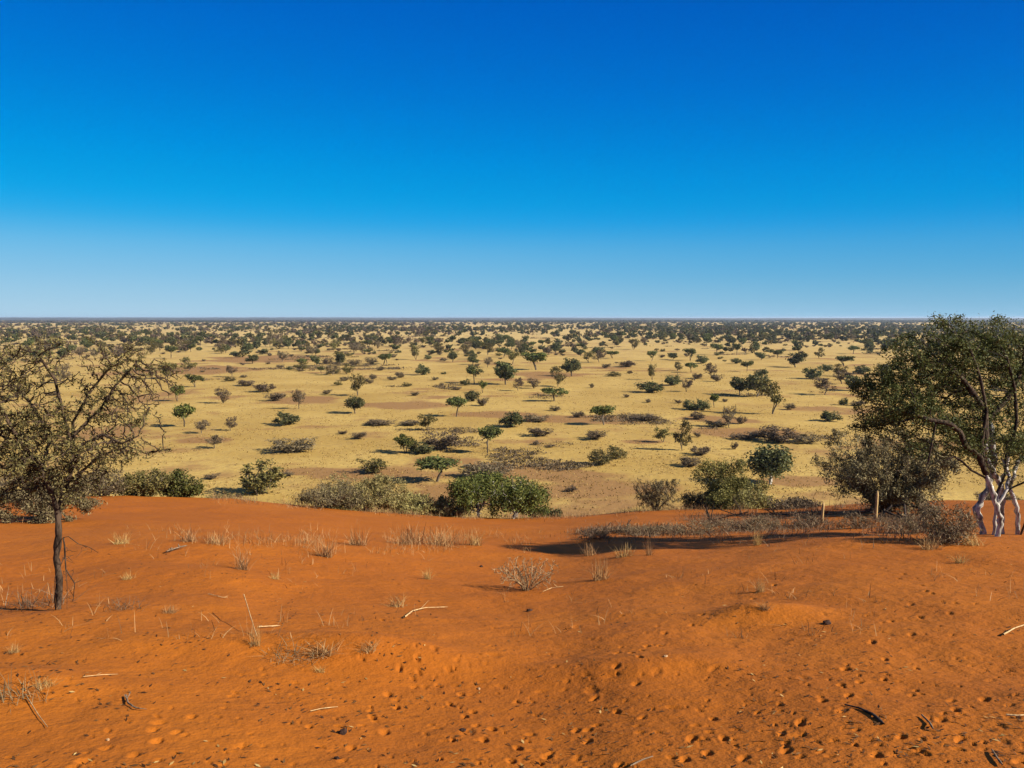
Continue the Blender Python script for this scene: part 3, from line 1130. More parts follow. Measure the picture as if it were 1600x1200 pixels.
# short straw tufts on the nearer plain
g_rng = np.random.default_rng(3)
n = 42000
rr = 70 * (330 / 70) ** g_rng.random(n)
tt = g_rng.uniform(-0.62, 0.62, n)
keep = vnoise(rr * np.sin(tt) / 7, rr * np.cos(tt) / 7, 91) + 0.2 * g_rng.normal(size=n) > -0.02
rr, tt = rr[keep], tt[keep]
B = np.stack([rr * np.sin(tt), rr * np.cos(tt), h_plain(rr * np.sin(tt), rr * np.cos(tt)) - 0.02], 1)
B = np.repeat(B, 3, 0) + np.concatenate([g_rng.normal(0, 0.22, (len(B) * 3, 2)), np.zeros((len(B) * 3, 1))], 1)
V, F = blades(g_rng, B, g_rng.uniform(0.10, 0.24, len(B)), 0.12, 1.1)
sg = link("straw_grass", np_mesh("straw_grass", V, F, None, [M['straw_plain']]))
sg["kind"] = "stuff"
sg["label"] = "short yellow straw grass covering the plain below the dune"


# low brown scrub in patches between the trees
n = 90000
rr = 84 * (1100 / 84) ** g_rng.random(n)
tt = g_rng.uniform(-0.62, 0.62, n)
X, Y = rr * np.sin(tt), rr * np.cos(tt)
patch = vnoise(X / 26, Y / 26, 111) + 0.8 * vnoise(X / 9, Y / 9, 112) + 0.5 * vnoise(X / 90, Y / 90, 113)
keep = patch + 0.05 * g_rng.normal(size=n) > 0.56
X, Y, rr = X[keep], Y[keep], rr[keep]
k = 18
size = ((0.13 + rr / 1500.0) * g_rng.uniform(0.5, 1.5, len(rr))).repeat(k)
C = np.stack([X, Y, h_plain(X, Y) + 0.06], 1).repeat(k, 0)
C = C + g_rng.normal(size=C.shape) * np.array((0.42, 0.30, 0.0)) * (size / 0.2)[:, None]
C[:, 2] += np.abs(g_rng.normal(0, 0.10, len(C))) * size / 0.2
V, F = leaf_quads(g_rng, C, 0.30, 0.35, 0.1, 0.5)
V = (V.reshape(-1, 4, 3) - C[:, None]) * (size / 0.22)[:, None, None] + C[:, None]
ls_ = link("low_scrub", np_mesh("low_scrub", V.reshape(-1, 3), F, g_rng.integers(0, 2, len(F)), [M['leaf_brown'], M['leaf_grey']]))
ls_["kind"] = "stuff"
ls_["label"] = "low brown scrub growing in patches between the trees of the plain"


# ------------------------------------------------------------------ the two near thorn trees
def px_frame(base_px, base_py):
    """a picture-sized frame at the distance of a point on the dune: (px, py, metres nearer or farther) -> offset from the foot"""
    p = on_dune(base_px, base_py)
    d0 = depth_of(p)
    s = d0 / FPX
    return p, s, (lambda x, y, dep=0.0: ((x - base_px) * s, dep, (base_py - y) * s))


def add_thing(name, p, label, cat, group=None):
    e = link(name, None, None, p)
    e.empty_display_size = 0.2
    return tag(e, label, cat, group)


p, s, f = px_frame(92, 952)
rng = np.random.default_rng(42)
lines = [
    [f(92, 975), f(91, 940), f(95, 905), f(92, 870), f(97, 835), f(97, 795)],
    [f(97, 795), f(92, 760, -.05), f(86, 725, -.1), f(70, 690, -.2), f(48, 640, -.25), f(30, 590, -.3), f(20, 555, -.3)],
    [f(97, 795), f(108, 762, .05), f(117, 715, .1), f(118, 660, .1), f(140, 615, .15), f(168, 578, .2), f(205, 545, .2)],
    [f(117, 715), f(122, 640, -.1), f(112, 590, -.1), f(95, 555, -.15)],
    [f(118, 690), f(150, 640, .25), f(170, 605, .3), f(205, 565, .35)],
    [f(115, 725), f(150, 690, -.15), f(190, 672, -.2), f(222, 684, -.25), f(247, 672, -.25)],
    [f(110, 755), f(150, 715, .2), f(190, 702, .25), f(215, 715, .3), f(242, 708, .3)],
    [f(92, 760), f(60, 750, .15), f(30, 725, .3), f(0, 700, .35), f(-40, 680, .4)],
    [f(86, 725), f(50, 700, .4), f(10, 650, .6), f(-30, 600, .6)],
]
lobes = []
for (x, y, rx, ry, dep, n) in [
    (10, 560, 55, 45, -.2, 110), (-50, 600, 60, 60, .3, 100), (55, 640, 60, 50, -.3, 150), (20, 690, 60, 48, .2, 190), (-50, 690, 60, 60, .3, 110), (105, 650, 36, 46, -.1, 130),
    (100, 705, 65, 45, -.25, 220), (150, 715, 50, 42, .1, 190), (60, 740, 55, 30, .2, 130), (160, 640, 55, 40, .3, 130), (150, 585, 50, 35, .2, 60),
    (205, 560, 50, 28, .2, 60), (235, 600, 34, 34, .35, 60), (215, 640, 34, 30, .1, 60), (75, 570, 45, 35, -.2, 60), (185, 690, 28, 28, -.2, 60), (225, 690, 32, 18, -.2, 26),
    (25, 768, 60, 28, .2, 90), (-30, 750, 50, 40, .2, 90), (120, 768, 30, 22, .2, 60), (70, 780, 40, 20, .3, 50), (30, 600, 50, 40, .2, 60), (110, 540, 50, 20, 0, 26), (5, 505, 22, 12, -.1, 8), (232, 715, 26, 14, .3, 14),
]:
    c = f(x, y, dep)
    lobes.append((c[0], c[1], c[2], rx * s, 0.45, ry * s, int(n * 1.5)))
A = lobes_points(rng, lobes)
P, par = seed_lines(lines, 0.05)
P, par = colonize(rng, A, P, par, 0.045, 0.5, 0.042, 90, 0.4)
R, kids = pipe_radii(par, 0.028, 0.0034)
left = add_thing("thorn_tree", p, "thin dark thorn tree with feathery olive crown on the red sand at left", "tree")
R *= rng.uniform(0.88, 1.14, len(R))
V, F = tubes(rng, P, par, R, 8, 0.14)
link("trunk", np_mesh("thorn_tree_trunk", V, F, None, [M['bark']], True), left)
C, ax = scatter_on(rng, P, par, R, 0.0095, 29000, 0.020, 0.12)
zz = p[2] + C[:, 2]
keep = rng.random(len(C)) < np.where(C[:, 2] > f(0, 640)[2], 0.62, 1.0) * np.where(C[:, 0] > f(205, 0)[0], 0.7, 1.0)
V, F = leaf_quads(rng, C[keep], 0.026, 0.42, 0.2, 0.5, ax[keep], 0.3)
link("crown", np_mesh("thorn_tree_crown", V, F, None, [M['leaf_thorn']]), left)
# dead hanging shoot beside the trunk
lines = [[f(104, 838), f(115, 845, -.1), f(120, 870, -.15), f(121, 910, -.15), f(119, 945, -.15)], [f(104, 838), f(112, 836), f(122, 850, .05), f(135, 858, .1), f(150, 868, .1)],
         [f(118, 860, -.1), f(108, 890, -.2), f(104, 930, -.2)], [f(120, 880, -.15), f(128, 905, -.1), f(124, 935, -.1)]]
P, par = seed_lines(lines, 0.03)
P, par = colonize(rng, lobes_points(rng, [(*f(117, 900, -.1), 18 * s, .15, 45 * s, 60), (*f(130, 860), 20 * s, .1, 14 * s, 20)]), P, par, 0.04, 0.2, 0.05, 12, 0.5)
R, kids = pipe_radii(par, 0.007, 0.0022)
V, F = tubes(rng, P, par, R, 4, 0.1)
link("dead_branch", np_mesh("dead_branch", V, F, None, [M['bark']]), left)

p, s, f = px_frame(1560, 836)
rng = np.random.default_rng(43)
white = [
    [f(1556, 850), f(1553, 815), f(1557, 780), f(1560, 755), f(1572, 735, .1), f(1576, 712, .1)],
    [f(1576, 850, .15), f(1572, 815, .15), f(1570, 785, .1), f(1562, 758, .05), f(1548, 738), f(1536, 715), f(1528, 690, -.1)],
    [f(1594, 848, .05), f(1592, 812, .05), f(1584, 785), f(1574, 765), f(1578, 742), f(1594, 724, .2), f(1620, 708, .3), f(1650, 690, .4)],
    [f(1546, 850, -.2), f(1551, 815, -.2), f(1541, 785, -.25), f(1532, 762, -.28), f(1520, 735, -.3)],
    [f(1541, 785, -.25), f(1556, 765, -.2), f(1566, 742, -.1), f(1560, 715, 0)],
    [f(1550, 845, .25), f(1540, 800, .3), f(1556, 768, .3), f(1566, 735, .35), f(1566, 700, .4), f(1560, 660, .45)],
]
dark = [
    [f(1520, 735, -.3), f(1505, 705, -.35), f(1482, 690, -.4), f(1470, 668, -.45), f(1452, 655, -.5), f(1425, 650, -.5), f(1395, 640, -.5)],
    [f(1432, 652, -.5), f(1428, 675, -.5), f(1424, 700, -.5), f(1422, 716, -.5)],
    [f(1522, 742, -.3), f(1495, 728, -.35), f(1480, 715, -.4), f(1466, 706, -.4), f(1450, 712, -.4)],
    [f(1520, 735, -.3), f(1516, 690, -.2), f(1522, 640, -.2), f(1510, 590, -.2), f(1490, 540, -.2)],
    [f(1576, 712, .1), f(1585, 660, .1), f(1580, 610, .1), f(1560, 560, 0)],
    [f(1528, 690, -.1), f(1530, 640), f(1500, 600), f(1470, 570)],
    [f(1650, 690, .4), f(1670, 640, .4), f(1690, 590, .4)],
    [f(1560, 660, .45), f(1600, 620, .6), f(1630, 560, .7)],
    [f(1583, 850, -.1), f(1600, 800, -.1), f(1625, 765, 0), f(1660, 740, .1)],
    [f(1557, 780), f(1570, 760, -.1), f(1600, 742, -.2), f(1640, 735, -.2)],
    [f(1534, 810, -.2), f(1545, 775, -.1), f(1560, 740, -.1), f(1566, 690, 0)],
]
lobes = []
for (x, y, rx, ry, dep, n) in [
    (1450, 570, 62, 44, -.3, 260), (1400, 615, 46, 34, -.5, 180), (1368, 600, 34, 22, -.4, 70), (1525, 552, 82, 40, 0, 330), (1620, 560, 80, 60, .4, 360), (1500, 625, 64, 46, -.2, 260),
    (1415, 648, 50, 20, -.5, 120), (1350, 640, 22, 22, -.5, 50), (1385, 580, 26, 20, -.4, 60), (1575, 640, 62, 46, .3, 240), (1680, 620, 60, 60, .4, 200), (1475, 530, 48, 24, -.2, 130), (1545, 590, 60, 45, .6, 220),
    (1600, 526, 90, 24, .3, 160), (1590, 690, 56, 34, .4, 170), (1530, 690, 40, 32, .2, 110), (1640, 680, 40, 40, 0, 110), (1545, 720, 40, 18, -.5, 90), (1500, 680, 40, 26, -.6, 110), (1575, 690, 50, 28, -.6, 150), (1620, 700, 50, 26, -.3, 110), (1465, 690, 24, 22, .5, 30), (1400, 680, 34, 14, -.5, 36), (1360, 665, 26, 16, -.4, 36), (1470, 492, 30, 10, -.2, 26), (1560, 495, 70, 8, 0, 30), (1340, 600, 14, 12, -.4, 16), (1415, 545, 40, 26, -.3, 110), (1440, 525, 40, 18, -.2, 80), (1360, 630, 30, 26, -.4, 70), (1375, 655, 30, 20, -.3, 60), (1440, 600, 50, 40, .1, 120),
]:
    c = f(x, y, dep)
    lobes.append((c[0], c[1] + 0.5, c[2] - 8 * s, rx * s, 0.65, ry * s, int(n * 1.25)))
A = lobes_points(rng, lobes)
P, par = seed_lines(white + dark, 0.08)
n_white = len(seed_lines(white, 0.08)[0])
n_seed = len(P)
P[:n_white] += np.cumsum(rng.normal(0, 0.004, (n_white, 3)), 0) * 0 + rng.normal(0, 0.011, (n_white, 3)) * np.array((1, 1, 0.3))
P, par = colonize(rng, A, P, par, 0.085, 0.9, 0.09, 80, 0.35)
R, kids = pipe_radii(par, 0.062, 0.0034)
R[:n_seed] = np.maximum(R[:n_seed], 0.018)
R[:n_white] = np.clip(R[:n_white] * 0.8, 0.028, 0.050) * np.random.default_rng(2).uniform(0.85, 1.2, n_white)
right = add_thing("thorn_tree", p, "big dense thorn tree with several white stems at the right edge", "tree")
# split by bark: the white lower stems and the dark limbs
is_w = np.zeros(len(P), bool)
is_w[:n_white] = True
par_w = par[:n_white].copy()
V, F = tubes(rng, P[:n_white], par_w, R[:n_white], 8, 0.10)
link("trunk", np_mesh("white_stems", V, F, None, [M['bark_white']], True), right)
dk_ids = [i for i in range(len(P)) if i >= n_white]
remap, P2, par2, R2 = {}, [], [], []
for i in dk_ids:
    q = par[i]
    if q >= 0 and q < n_white and ('w', q) not in remap:
        remap[('w', q)] = len(P2)
        P2.append(P[q]); par2.append(-1); R2.append(min(R[q], R[i] * 1.1))
    remap[i] = len(P2)
    P2.append(P[i]); R2.append(R[i])
    par2.append(-1 if q < 0 else (remap[q] if q >= n_white else remap[('w', q)]))
V, F = tubes(rng, np.array(P2), np.array(par2), np.array(R2), 6, 0.10)
link("branch", np_mesh("dark_branches", V, F, None, [M['bark']], True), right)
C, ax = scatter_on(rng, P, par, R, 0.0125, 84000, 0.045, 0.28)
V, F = leaf_quads(rng, C, 0.044, 0.42, 0.2, 0.5, ax, 0.3)
link("crown", np_mesh("thorn_tree_crown", V, F, None, [M['leaf_green']]), right)


# ------------------------------------------------------------------ shrubs along the crest
def crest_shrub(px, top_py, w_px, dr, name, cat, label, leaf, nleaf, lsize, asp, seed, stem_mat='bark_far', spread=0.05, stems=9, tip=0.004, base=0.03, group=None,
                shape='dome', along=0.0, base_py=None, flat=1.0, sink=0.05, lift=0.03, clump=0.30):
    rng = np.random.default_rng(seed)
    if base_py is not None:
        p = on_dune(px, base_py)
    else:
        th, _ = az_slope(px, 790)
        r = float(crest_r(th)) + dr
        p = np.array((r * math.sin(th), r * math.cos(th), 0.0))
        p[2] = float(h_dune(p[0], p[1]))
    dz = depth_of(p)
    W = w_px * dz / FPX
    d = ray(px, top_py)
    t = np.hypot(p[0], p[1]) / np.hypot(d[0], d[1])
    H = (EYE + d[2] * t) - p[2]
    p[2] -= sink
    lines = []
    for k in range(stems):
        a = rng.uniform(0, 6.28)
        q = rng.uniform(0.12, 0.36) * W
        lines.append([(0.03 * math.cos(a), 0.03 * math.sin(a), -0.1 + 0.004 * k), (0.35 * q * math.cos(a), 0.35 * q * math.sin(a), 0.18 * H), (q * math.cos(a), q * math.sin(a), 0.42 * H)])
    if shape == 'dome':
        L = [(0, 0, 0.45 * H, 0.44 * W, 0.36 * W, 0.44 * H, 420)]
        for k in range(12):
            a = rng.uniform(0, 6.28)
            q = rng.uniform(0.15, 0.40) * W
            L.append((q * math.cos(a), q * math.sin(a), rng.uniform(0.25, 0.8) * H, 0.15 * W, 0.15 * W, 0.17 * H, 50))
    else:                                           # ragged
        L = []
        for k in range(16):
            a = rng.uniform(0, 6.28)
            q = rng.uniform(0.05, 0.42) * W
            L.append((q * math.cos(a), 0.8 * q * math.sin(a), rng.uniform(0.15, 0.88) * H * (1 - 0.5 * q / W), 0.13 * W, 0.12 * W, 0.14 * H, 45))
    A = lobes_points(rng, L)
    A = A[A[:, 2] > lift * H * (1 if lift < 0.1 else np.clip(1.3 - 2.2 * np.abs(A[:, 0]) / W, 0.1, 1.3))]
    if lift > 0.1:                                  # two pale leaning stems carry the crown
        lines = [[(-0.22 * W, -0.1, -0.3), (-0.21 * W, -0.1, 0.15 * H), (-0.14 * W, -0.1, 0.42 * H)], [(-0.21 * W, -0.1, 0.15 * H), (-0.22 * W, 0, 0.5 * H)],
                 [(0.06 * W, -0.1, -0.3), (0.12 * W, -0.1, 0.16 * H), (0.10 * W, 0, 0.42 * H)], [(0.12 * W, -0.1, 0.16 * H), (0.25 * W, 0.1, 0.4 * H)]]
    st = 0.045 * max(W, H)
    P, par = seed_lines(lines, st)
    P, par = colonize(rng, A, P, par, st, 8 * st, st, 50, 0.4)
    R, kids = pipe_radii(par, base, tip)
    e = add_thing(name, p, label, cat, group)
    V, F = tubes(rng, P, par, R, 5, 0.1)
    link("stem", np_mesh(name + "_stem", V, F, None, [M[stem_mat]]), e)
    C, ax = scatter_on(rng, P, par, R, tip * 3.2, nleaf, spread, clump)
    if lift > 0.1:                                  # the stems stand clear of the leaves on the open side
        hide = ((np.abs(C[:, 0] + 0.19 * W) < 0.085 * W) & (C[:, 2] < 0.46 * H) & (C[:, 1] < 0.05)) | ((np.abs(C[:, 0] - 0.11 * W) < 0.06 * W) & (C[:, 2] < 0.24 * H) & (C[:, 1] < 0.1))
        C = C[~hide]
    C = C[C[:, 2] > max(0.02, 0.6 * lift * H if lift > 0.1 else 0)]
    V, F = leaf_quads(rng, C, lsize, asp, 0.2, 0.5, ax[:len(C)], along)
    link("foliage", np_mesh(name + "_foliage", V, F, None, [M[leaf]]), e)
    return e, W, H


CG = "shrubs along the dune crest"
e, W, H = crest_shrub(785, 728, 178, 1.0, "green_bush", "shrub", "big bright green bush with white stems right behind the dune crest, centre", 'leaf_bright', 36000, 0.072, 0.55, 201, 'bark_white', 0.11, 8, 0.005, 0.06, CG, lift=0.14, clump=0.9)
crest_shrub(570, 738, 170, 1.6, "olive_shrub", "shrub", "wide straw-olive shrub behind the crest left of the bright green bush", 'leaf_greygreen', 20000, 0.07, 0.4, 202, 'bark_far', 0.06, 10, 0.004, 0.03, CG)
crest_shrub(516, 748, 128, 1.0, "grey_shrub", "shrub", "dark grey-brown shrub in front of the left end of the wide straw-olive shrub", 'leaf_grey', 7000, 0.075, 0.3, 203, 'bark_far', 0.06, 9, 0.004, 0.03, CG)
crest_shrub(645, 764, 96, 1.8, "grey_shrub", "shrub", "pale low shrub between the straw-olive shrub and the bright green bush", 'leaf_greygreen', 9000, 0.07, 0.4, 204, 'bark_far', 0.05, 9, 0.004, 0.025, CG)
crest_shrub(700, 778, 76, 1.6, "low_shrub", "shrub", "low grey-green shrub touching the left foot of the white-stemmed bush", 'leaf_greygreen', 6500, 0.07, 0.45, 205, 'bark_far', 0.05, 7, 0.004, 0.02, CG)
crest_shrub(655, 762, 34, 4.0, "olive_shrub", "shrub", "small olive shrub sticking up behind the pale low shrub", 'leaf_olive', 1800, 0.075, 0.5, 206, 'bark_far', 0.05, 6, 0.004, 0.02, CG)
crest_shrub(282, 733, 88, 1.2, "green_bush", "shrub", "low bright green bush behind the crest right of the left thorn tree", 'leaf_bright', 6500, 0.075, 0.6, 207, 'bark_far', 0.06, 7, 0.004, 0.03, CG)
crest_shrub(222, 731, 100, 1.2, "olive_shrub", "shrub", "yellow-olive shrub left of the low bright green crest bush", 'leaf_olive', 7000, 0.075, 0.45, 208, 'bark_far', 0.06, 9, 0.004, 0.03, CG)
crest_shrub(160, 728, 96, 1.0, "brown_shrub", "shrub", "brown shrub behind the crest just right of the left thorn tree's trunk", 'leaf_grey', 5000, 0.075, 0.35, 209, 'bark_far', 0.06, 8, 0.004, 0.025, CG)
crest_shrub(1135, 708, 150, 2.0, "olive_shrub", "shrub", "loose yellow-olive bush on the crest left of the round pale-trunked tree", 'leaf_olive', 20000, 0.07, 0.5, 210, 'bark_far', 0.09, 9, 0.004, 0.035, CG, 'ragged')
crest_shrub(1090, 762, 56, 2.0, "brown_shrub", "shrub", "low brown shrub between the spiky dead shrub and the yellow-olive bush", 'leaf_grey', 4200, 0.075, 0.35, 211, 'bark_far', 0.06, 8, 0.004, 0.02, CG)
crest_shrub(1026, 738, 84, 0.4, "spiky_shrub", "shrub", "dark spiky half-dead shrub on the small sand mound of the crest", 'leaf_grey', 4200, 0.13, 0.12, 212, 'bark', 0.03, 18, 0.005, 0.022, CG, 'dome', 0.85)
crest_shrub(1175, 760, 70, 0.6, "yellow_shrub", "shrub", "thin yellow shrub at the right foot of the yellow-olive bush", 'leaf_yellow', 3200, 0.07, 0.35, 213, 'bark_far', 0.06, 8, 0.004, 0.02, CG, 'ragged')
crest_shrub(1240, 779, 96, 0.2, "dark_shrub", "shrub", "very low dark shrub on the crest below the round pale-trunked tree", 'leaf_brown', 5500, 0.08, 0.3, 214, 'bark_dead', 0.06, 9, 0.004, 0.02, CG)
crest_shrub(850, 790, 60, 2.4, "low_shrub", "shrub", "low dark green shrub touching the right foot of the white-stemmed bush", 'leaf_dark', 3200, 0.075, 0.5, 215, 'bark_far', 0.05, 7, 0.004, 0.02, CG)
crest_shrub(340, 772, 60, 3.0, "yellow_shrub", "shrub", "flat yellow shrub right of the low bright green crest bush", 'leaf_yellow', 2600, 0.07, 0.35, 216, 'bark_far', 0.05, 7, 0.004, 0.015, CG)
# big bushes on the sand
crest_shrub(1380, 640, 245, 0, "grey_bush", "shrub", "big dense grey-brown leafless bush in front of the right thorn tree's stems", 'leaf_grey', 60000, 0.078, 0.28, 220, 'bark_dead', 0.06, 26, 0.0042, 0.03, None, 'dome', 0.5, 800)
crest_shrub(66, 716, 215, 0, "thorn_shrub", "shrub", "pinkish grey thorny shrub behind the left thorn tree's trunk", 'leaf_grey', 34000, 0.055, 0.27, 221, 'bark_dead', 0.05, 20, 0.0036, 0.02, None, 'ragged', 0.5, 812)
crest_shrub(1478, 778, 110, 0, "dry_shrub", "shrub", "dry straw-coloured shrub at the left foot of the white stems", 'straw_grey', 7000, 0.06, 0.16, 222, 'bark_dead', 0.05, 20, 0.003, 0.012, None, 'dome', 0.7, 848)
crest_shrub(1560, 772, 80, 2.0, "grey_shrub", "shrub", "grey brushy shrub seen between and behind the white stems", 'leaf_grey', 4000, 0.07, 0.25, 223, 'bark_dead', 0.05, 12, 0.004, 0.015, CG)
BG = "low dead brush along the crest"
for k_, (px, tp, bp, w, lab) in enumerate([
        (935, 822, 841, 70, "leftmost low heap of dead brush where the brush strip begins"),
        (1010, 815, 836, 100, "low dead brush heap below the dark spiky shrub"),
        (1095, 808, 832, 110, "low dead brush heap below the yellow-olive bush"),
        (1180, 803, 828, 110, "low dead brush heap below the thin yellow shrub"),
        (1265, 798, 823, 100, "low dead brush heap below the shorter yellow stake"),
        (1340, 800, 826, 90, "low dead brush heap in front of the big grey bush"),
        (1420, 800, 834, 100, "low dead brush heap left of the dry straw-coloured shrub")]):
    crest_shrub(px, tp, w, 0, "brush_heap", "dead brush", lab, 'straw_grey', 1500, 0.075, 0.12, 240 + k_, 'bark_dead', 0.04, 16, 0.0032, 0.010, BG, 'ragged', 0.7, bp, 1.0, 0.03)
e_, W_, H_ = crest_shrub(825, 856, 118, 0, "thorn_skeleton", "dead bush", "round pale leafless thorn skeleton lying on the red sand at centre", 'straw_grey', 300, 0.05, 0.10, 224, 'thorn_wood', 0.012, 30, 0.0036, 0.010, None, 'dome', 0.9, 922, 1.0, 0.03)


# ------------------------------------------------------------------ grass tufts, sticks and droppings on the sand
def tuft_mesh(name, seed, n, h, spread, width, lean, mat):
    rng = np.random.default_rng(seed)
    B = np.concatenate([np.clip(rng.normal(0, spread, (n, 2)), -1.5 * spread, 1.5 * spread), np.full((n, 1), -0.02)], 1)
    V, F = blades(rng, B, h * rng.uniform(0.15, 1.0, n), width, lean, 0.5)
    return np_mesh(name, V, F, None, [M[mat]])


TUFT = [tuft_mesh("grass_tuft", 300 + k, 120 + 10 * k, 0.42, 0.055 + 0.01 * k, 0.006, 0.5, 'straw') for k in range(4)]
GREY = [tuft_mesh("grass_tuft", 320 + k, 170, 0.30, 0.12, 0.005, 0.8, 'straw_grey') for k in range(3)]
trng = np.random.default_rng(55)
TUFTS = [  # px, py, height px, width factor, list, label
    (378, 890, 44, 1.0, TUFT, "tall pale grass tuft standing alone on the sand right of the left thorn tree"),
    (190, 850, 22, 1.6, TUFT, "short pale grass tuft on the sand right of the left trunk"),
    (296, 846, 26, 1.4, TUFT, "pale grass tuft near the dune's left crest, beside the dark twig clump"),
    (340, 850, 26, 1.5, TUFT, "pale grass tuft right of the tuft beside the dark twig clump"),
    (508, 870, 40, 1.2, TUFT, "upright pale grass tuft at the left end of the grass band"),
    (560, 852, 34, 1.4, TUFT, "pale grass tuft second from the left end of the grass band"),
    (640, 850, 36, 1.6, TUFT, "thick pale grass tuft in the middle of the grass band"),
    (690, 852, 34, 1.6, TUFT, "thick pale grass tuft right of the middle of the grass band"),
    (742, 852, 32, 1.2, TUFT, "thin pale grass tuft at the right end of the grass band"),
    (938, 906, 42, 1.0, TUFT, "forked pale grass tuft on open sand right of the thorn skeleton"),
    (922, 868, 24, 1.2, TUFT, "arching pale grass tuft above right of the thorn skeleton"),
    (975, 870, 24, 1.3, TUFT, "short pale grass tuft just below the grey brush strip's left half"),
    (1014, 868, 36, 0.6, TUFT, "single thin upright stalk tuft below the grey brush strip"),
    (1183, 852, 34, 0.6, TUFT, "thin stalk tuft standing against the shaded sand on the right"),
    (620, 948, 24, 1.5, TUFT, "small dry tuft left of the forked pale stick"),
    (54, 948, 32, 1.8, GREY, "dull grey-green grass tuft at the left foot of the left thorn tree"),
    (190, 952, 16, 2.4, GREY, "flat grey tuft right of the left thorn tree's foot"),
    (265, 958, 16, 2.0, TUFT, "flat pale tuft farther right of the left thorn tree's foot"),
    (22, 1020, 20, 1.2, TUFT, "round pale grass head at the left picture edge"),
    (16, 1090, 46, 1.3, GREY, "grey dead tuft with dark base at the lower left edge"),
    (505, 1022, 26, 2.6, TUFT, "wide pale tuft on the low sand ledge left of centre"),
    (455, 1026, 22, 2.4, GREY, "dark dead tuft at the left end of the low sand ledge"),
    (575, 1016, 20, 2.0, TUFT, "short pale tuft at the right end of the low sand ledge"),
    (400, 1008, 40, 0.5, TUFT, "thin leaning straw tuft above the left end of the low sand ledge"),
    (1195, 952, 18, 1.8, TUFT, "small tuft on top of the sand hump right of centre"),
    (1188, 925, 28, 0.7, TUFT, "thin stalk tuft behind the sand hump right of centre"),
    (500, 1050, 14, 1.6, TUFT, "small pale tuft fragment below the low sand ledge"),
    (70, 1072, 14, 2.6, TUFT, "low straw tuft lying right of the grey dead tuft at lower left"),
    (1500, 880, 20, 1.4, TUFT, "small tuft on the sand below the right thorn tree"),
    (1455, 858, 26, 1.8, TUFT, "straw tuft at the left edge of the dry shrub under the white stems"),
    (1520, 852, 24, 1.8, TUFT, "straw tuft at the foot of the darkest right-hand stem"),
    (200, 905, 14, 1.5, TUFT, "faint straw tuft on the sand behind the left thorn tree's foot"),
    (668, 905, 24, 1.0, TUFT, "curved thin tuft below the middle of the grass band"),
    (430, 905, 14, 1.4, TUFT, "tiny tuft right of the tall lone grass tuft"),
]
for k, (px, py, hp, wf, lst, lab) in enumerate(TUFTS):
    p = on_dune(px, py)
    sc = hp * depth_of(p) / FPX / (0.40 if lst is TUFT else 0.27)
    o = link("grass_tuft", lst[k % len(lst)], None, p, trng.uniform(0, 6.28), (sc * wf, sc * wf, sc))
    tag(o, lab, "grass tuft", "dry grass tufts on the red sand")

# thin stalks too many to count
brng = np.random.default_rng(66)
Bp, Hh, Bg, Hg = [], [], [], []
for _ in range(900):                                     # the grass band across the dune
    px = brng.normal(640, 130) if brng.random() < 0.75 else brng.uniform(180, 1000)
    py = 848 + brng.normal(0, 9) - 0.0002 * (px - 640) ** 2 * 0.3
    if py < 818 or vnoise(px / 45, py / 16, 71) < -0.08:
        continue
    p = on_dune(px, py)
    for _k in range(int(brng.integers(2, 6))):
        Bp.append(p + np.array((brng.normal(0, 0.06), brng.normal(0, 0.06), -0.02)))
        Hh.append(brng.uniform(0.06, 0.24))
for _ in range(900):                                     # sparse single stalks elsewhere
    px, py = brng.uniform(-20, 1620), brng.uniform(815, 1000)
    if vnoise(px / 120, py / 30, 88) < 0.08:
        continue
    p = on_dune(px, py)
    for _k in range(int(brng.integers(1, 4))):
        Bp.append(p + np.array((brng.normal(0, 0.03), brng.normal(0, 0.03), -0.02)))
        Hh.append(brng.uniform(0.05, 0.20))
path = np.array([(900, 838), (960, 832), (1050, 826), (1150, 820), (1250, 812), (1340, 806), (1430, 815)], float)
for _ in range(3600):                                    # the grey brush strip
    px = 890 + 550 * brng.random() ** 0.8
    py = float(np.interp(px, path[:, 0], path[:, 1])) + brng.normal(0, 1) * np.interp(px, (900, 1150, 1400), (3.5, 11, 15))
    if vnoise(px / 40, py / 9, 73) < -0.1:
        continue
    p = on_dune(px, py)
    for _k in range(8):
        Bg.append(p + np.array((brng.normal(0, 0.14), brng.normal(0, 0.14), -0.02)))
        Hg.append(brng.uniform(0.06, 0.22))
for _ in range(2600):                                    # straw along the broken lip of the dune
    px = brng.uniform(330, 1330)
    th = az_slope(px, 800)[0]
    if vnoise(px / 35, 3.0, 75) + 0.12 * brng.normal() < (-0.02 if px < 900 else -0.22):
        continue
    r = float(crest_r(th)) + brng.normal(0.3, 0.8)
    x, y = r * math.sin(th), r * math.cos(th)
    q = np.array((x, y, float(h_dune(x, y)) - 0.02))
    for _k in range(3):
        (Bp if brng.random() < 0.6 else Bg).append(q + np.array((brng.normal(0, 0.08), brng.normal(0, 0.08), 0)))
        (Hh if len(Bp) > len(Hh) else Hg).append(brng.uniform(0.08, 0.30))
V1, F1 = blades(brng, np.array(Bp), np.array(Hh), 0.0065, 0.5, 0.7)
V2, F2 = blades(brng, np.array(Bg), np.array(Hg), 0.011, 1.3, 0.6)
V, F = join_geo([(V1, F1), (V2, F2)])
mi = np.concatenate([np.zeros(len(F1), int), np.ones(len(F2), int)])
dg = link("dry_grass", np_mesh("dry_grass", V, F, mi, [M['straw'], M['straw_grey']]))
dg["kind"] = "stuff"
dg["label"] = "thin dry stalks and grey brush scattered over the red dune"


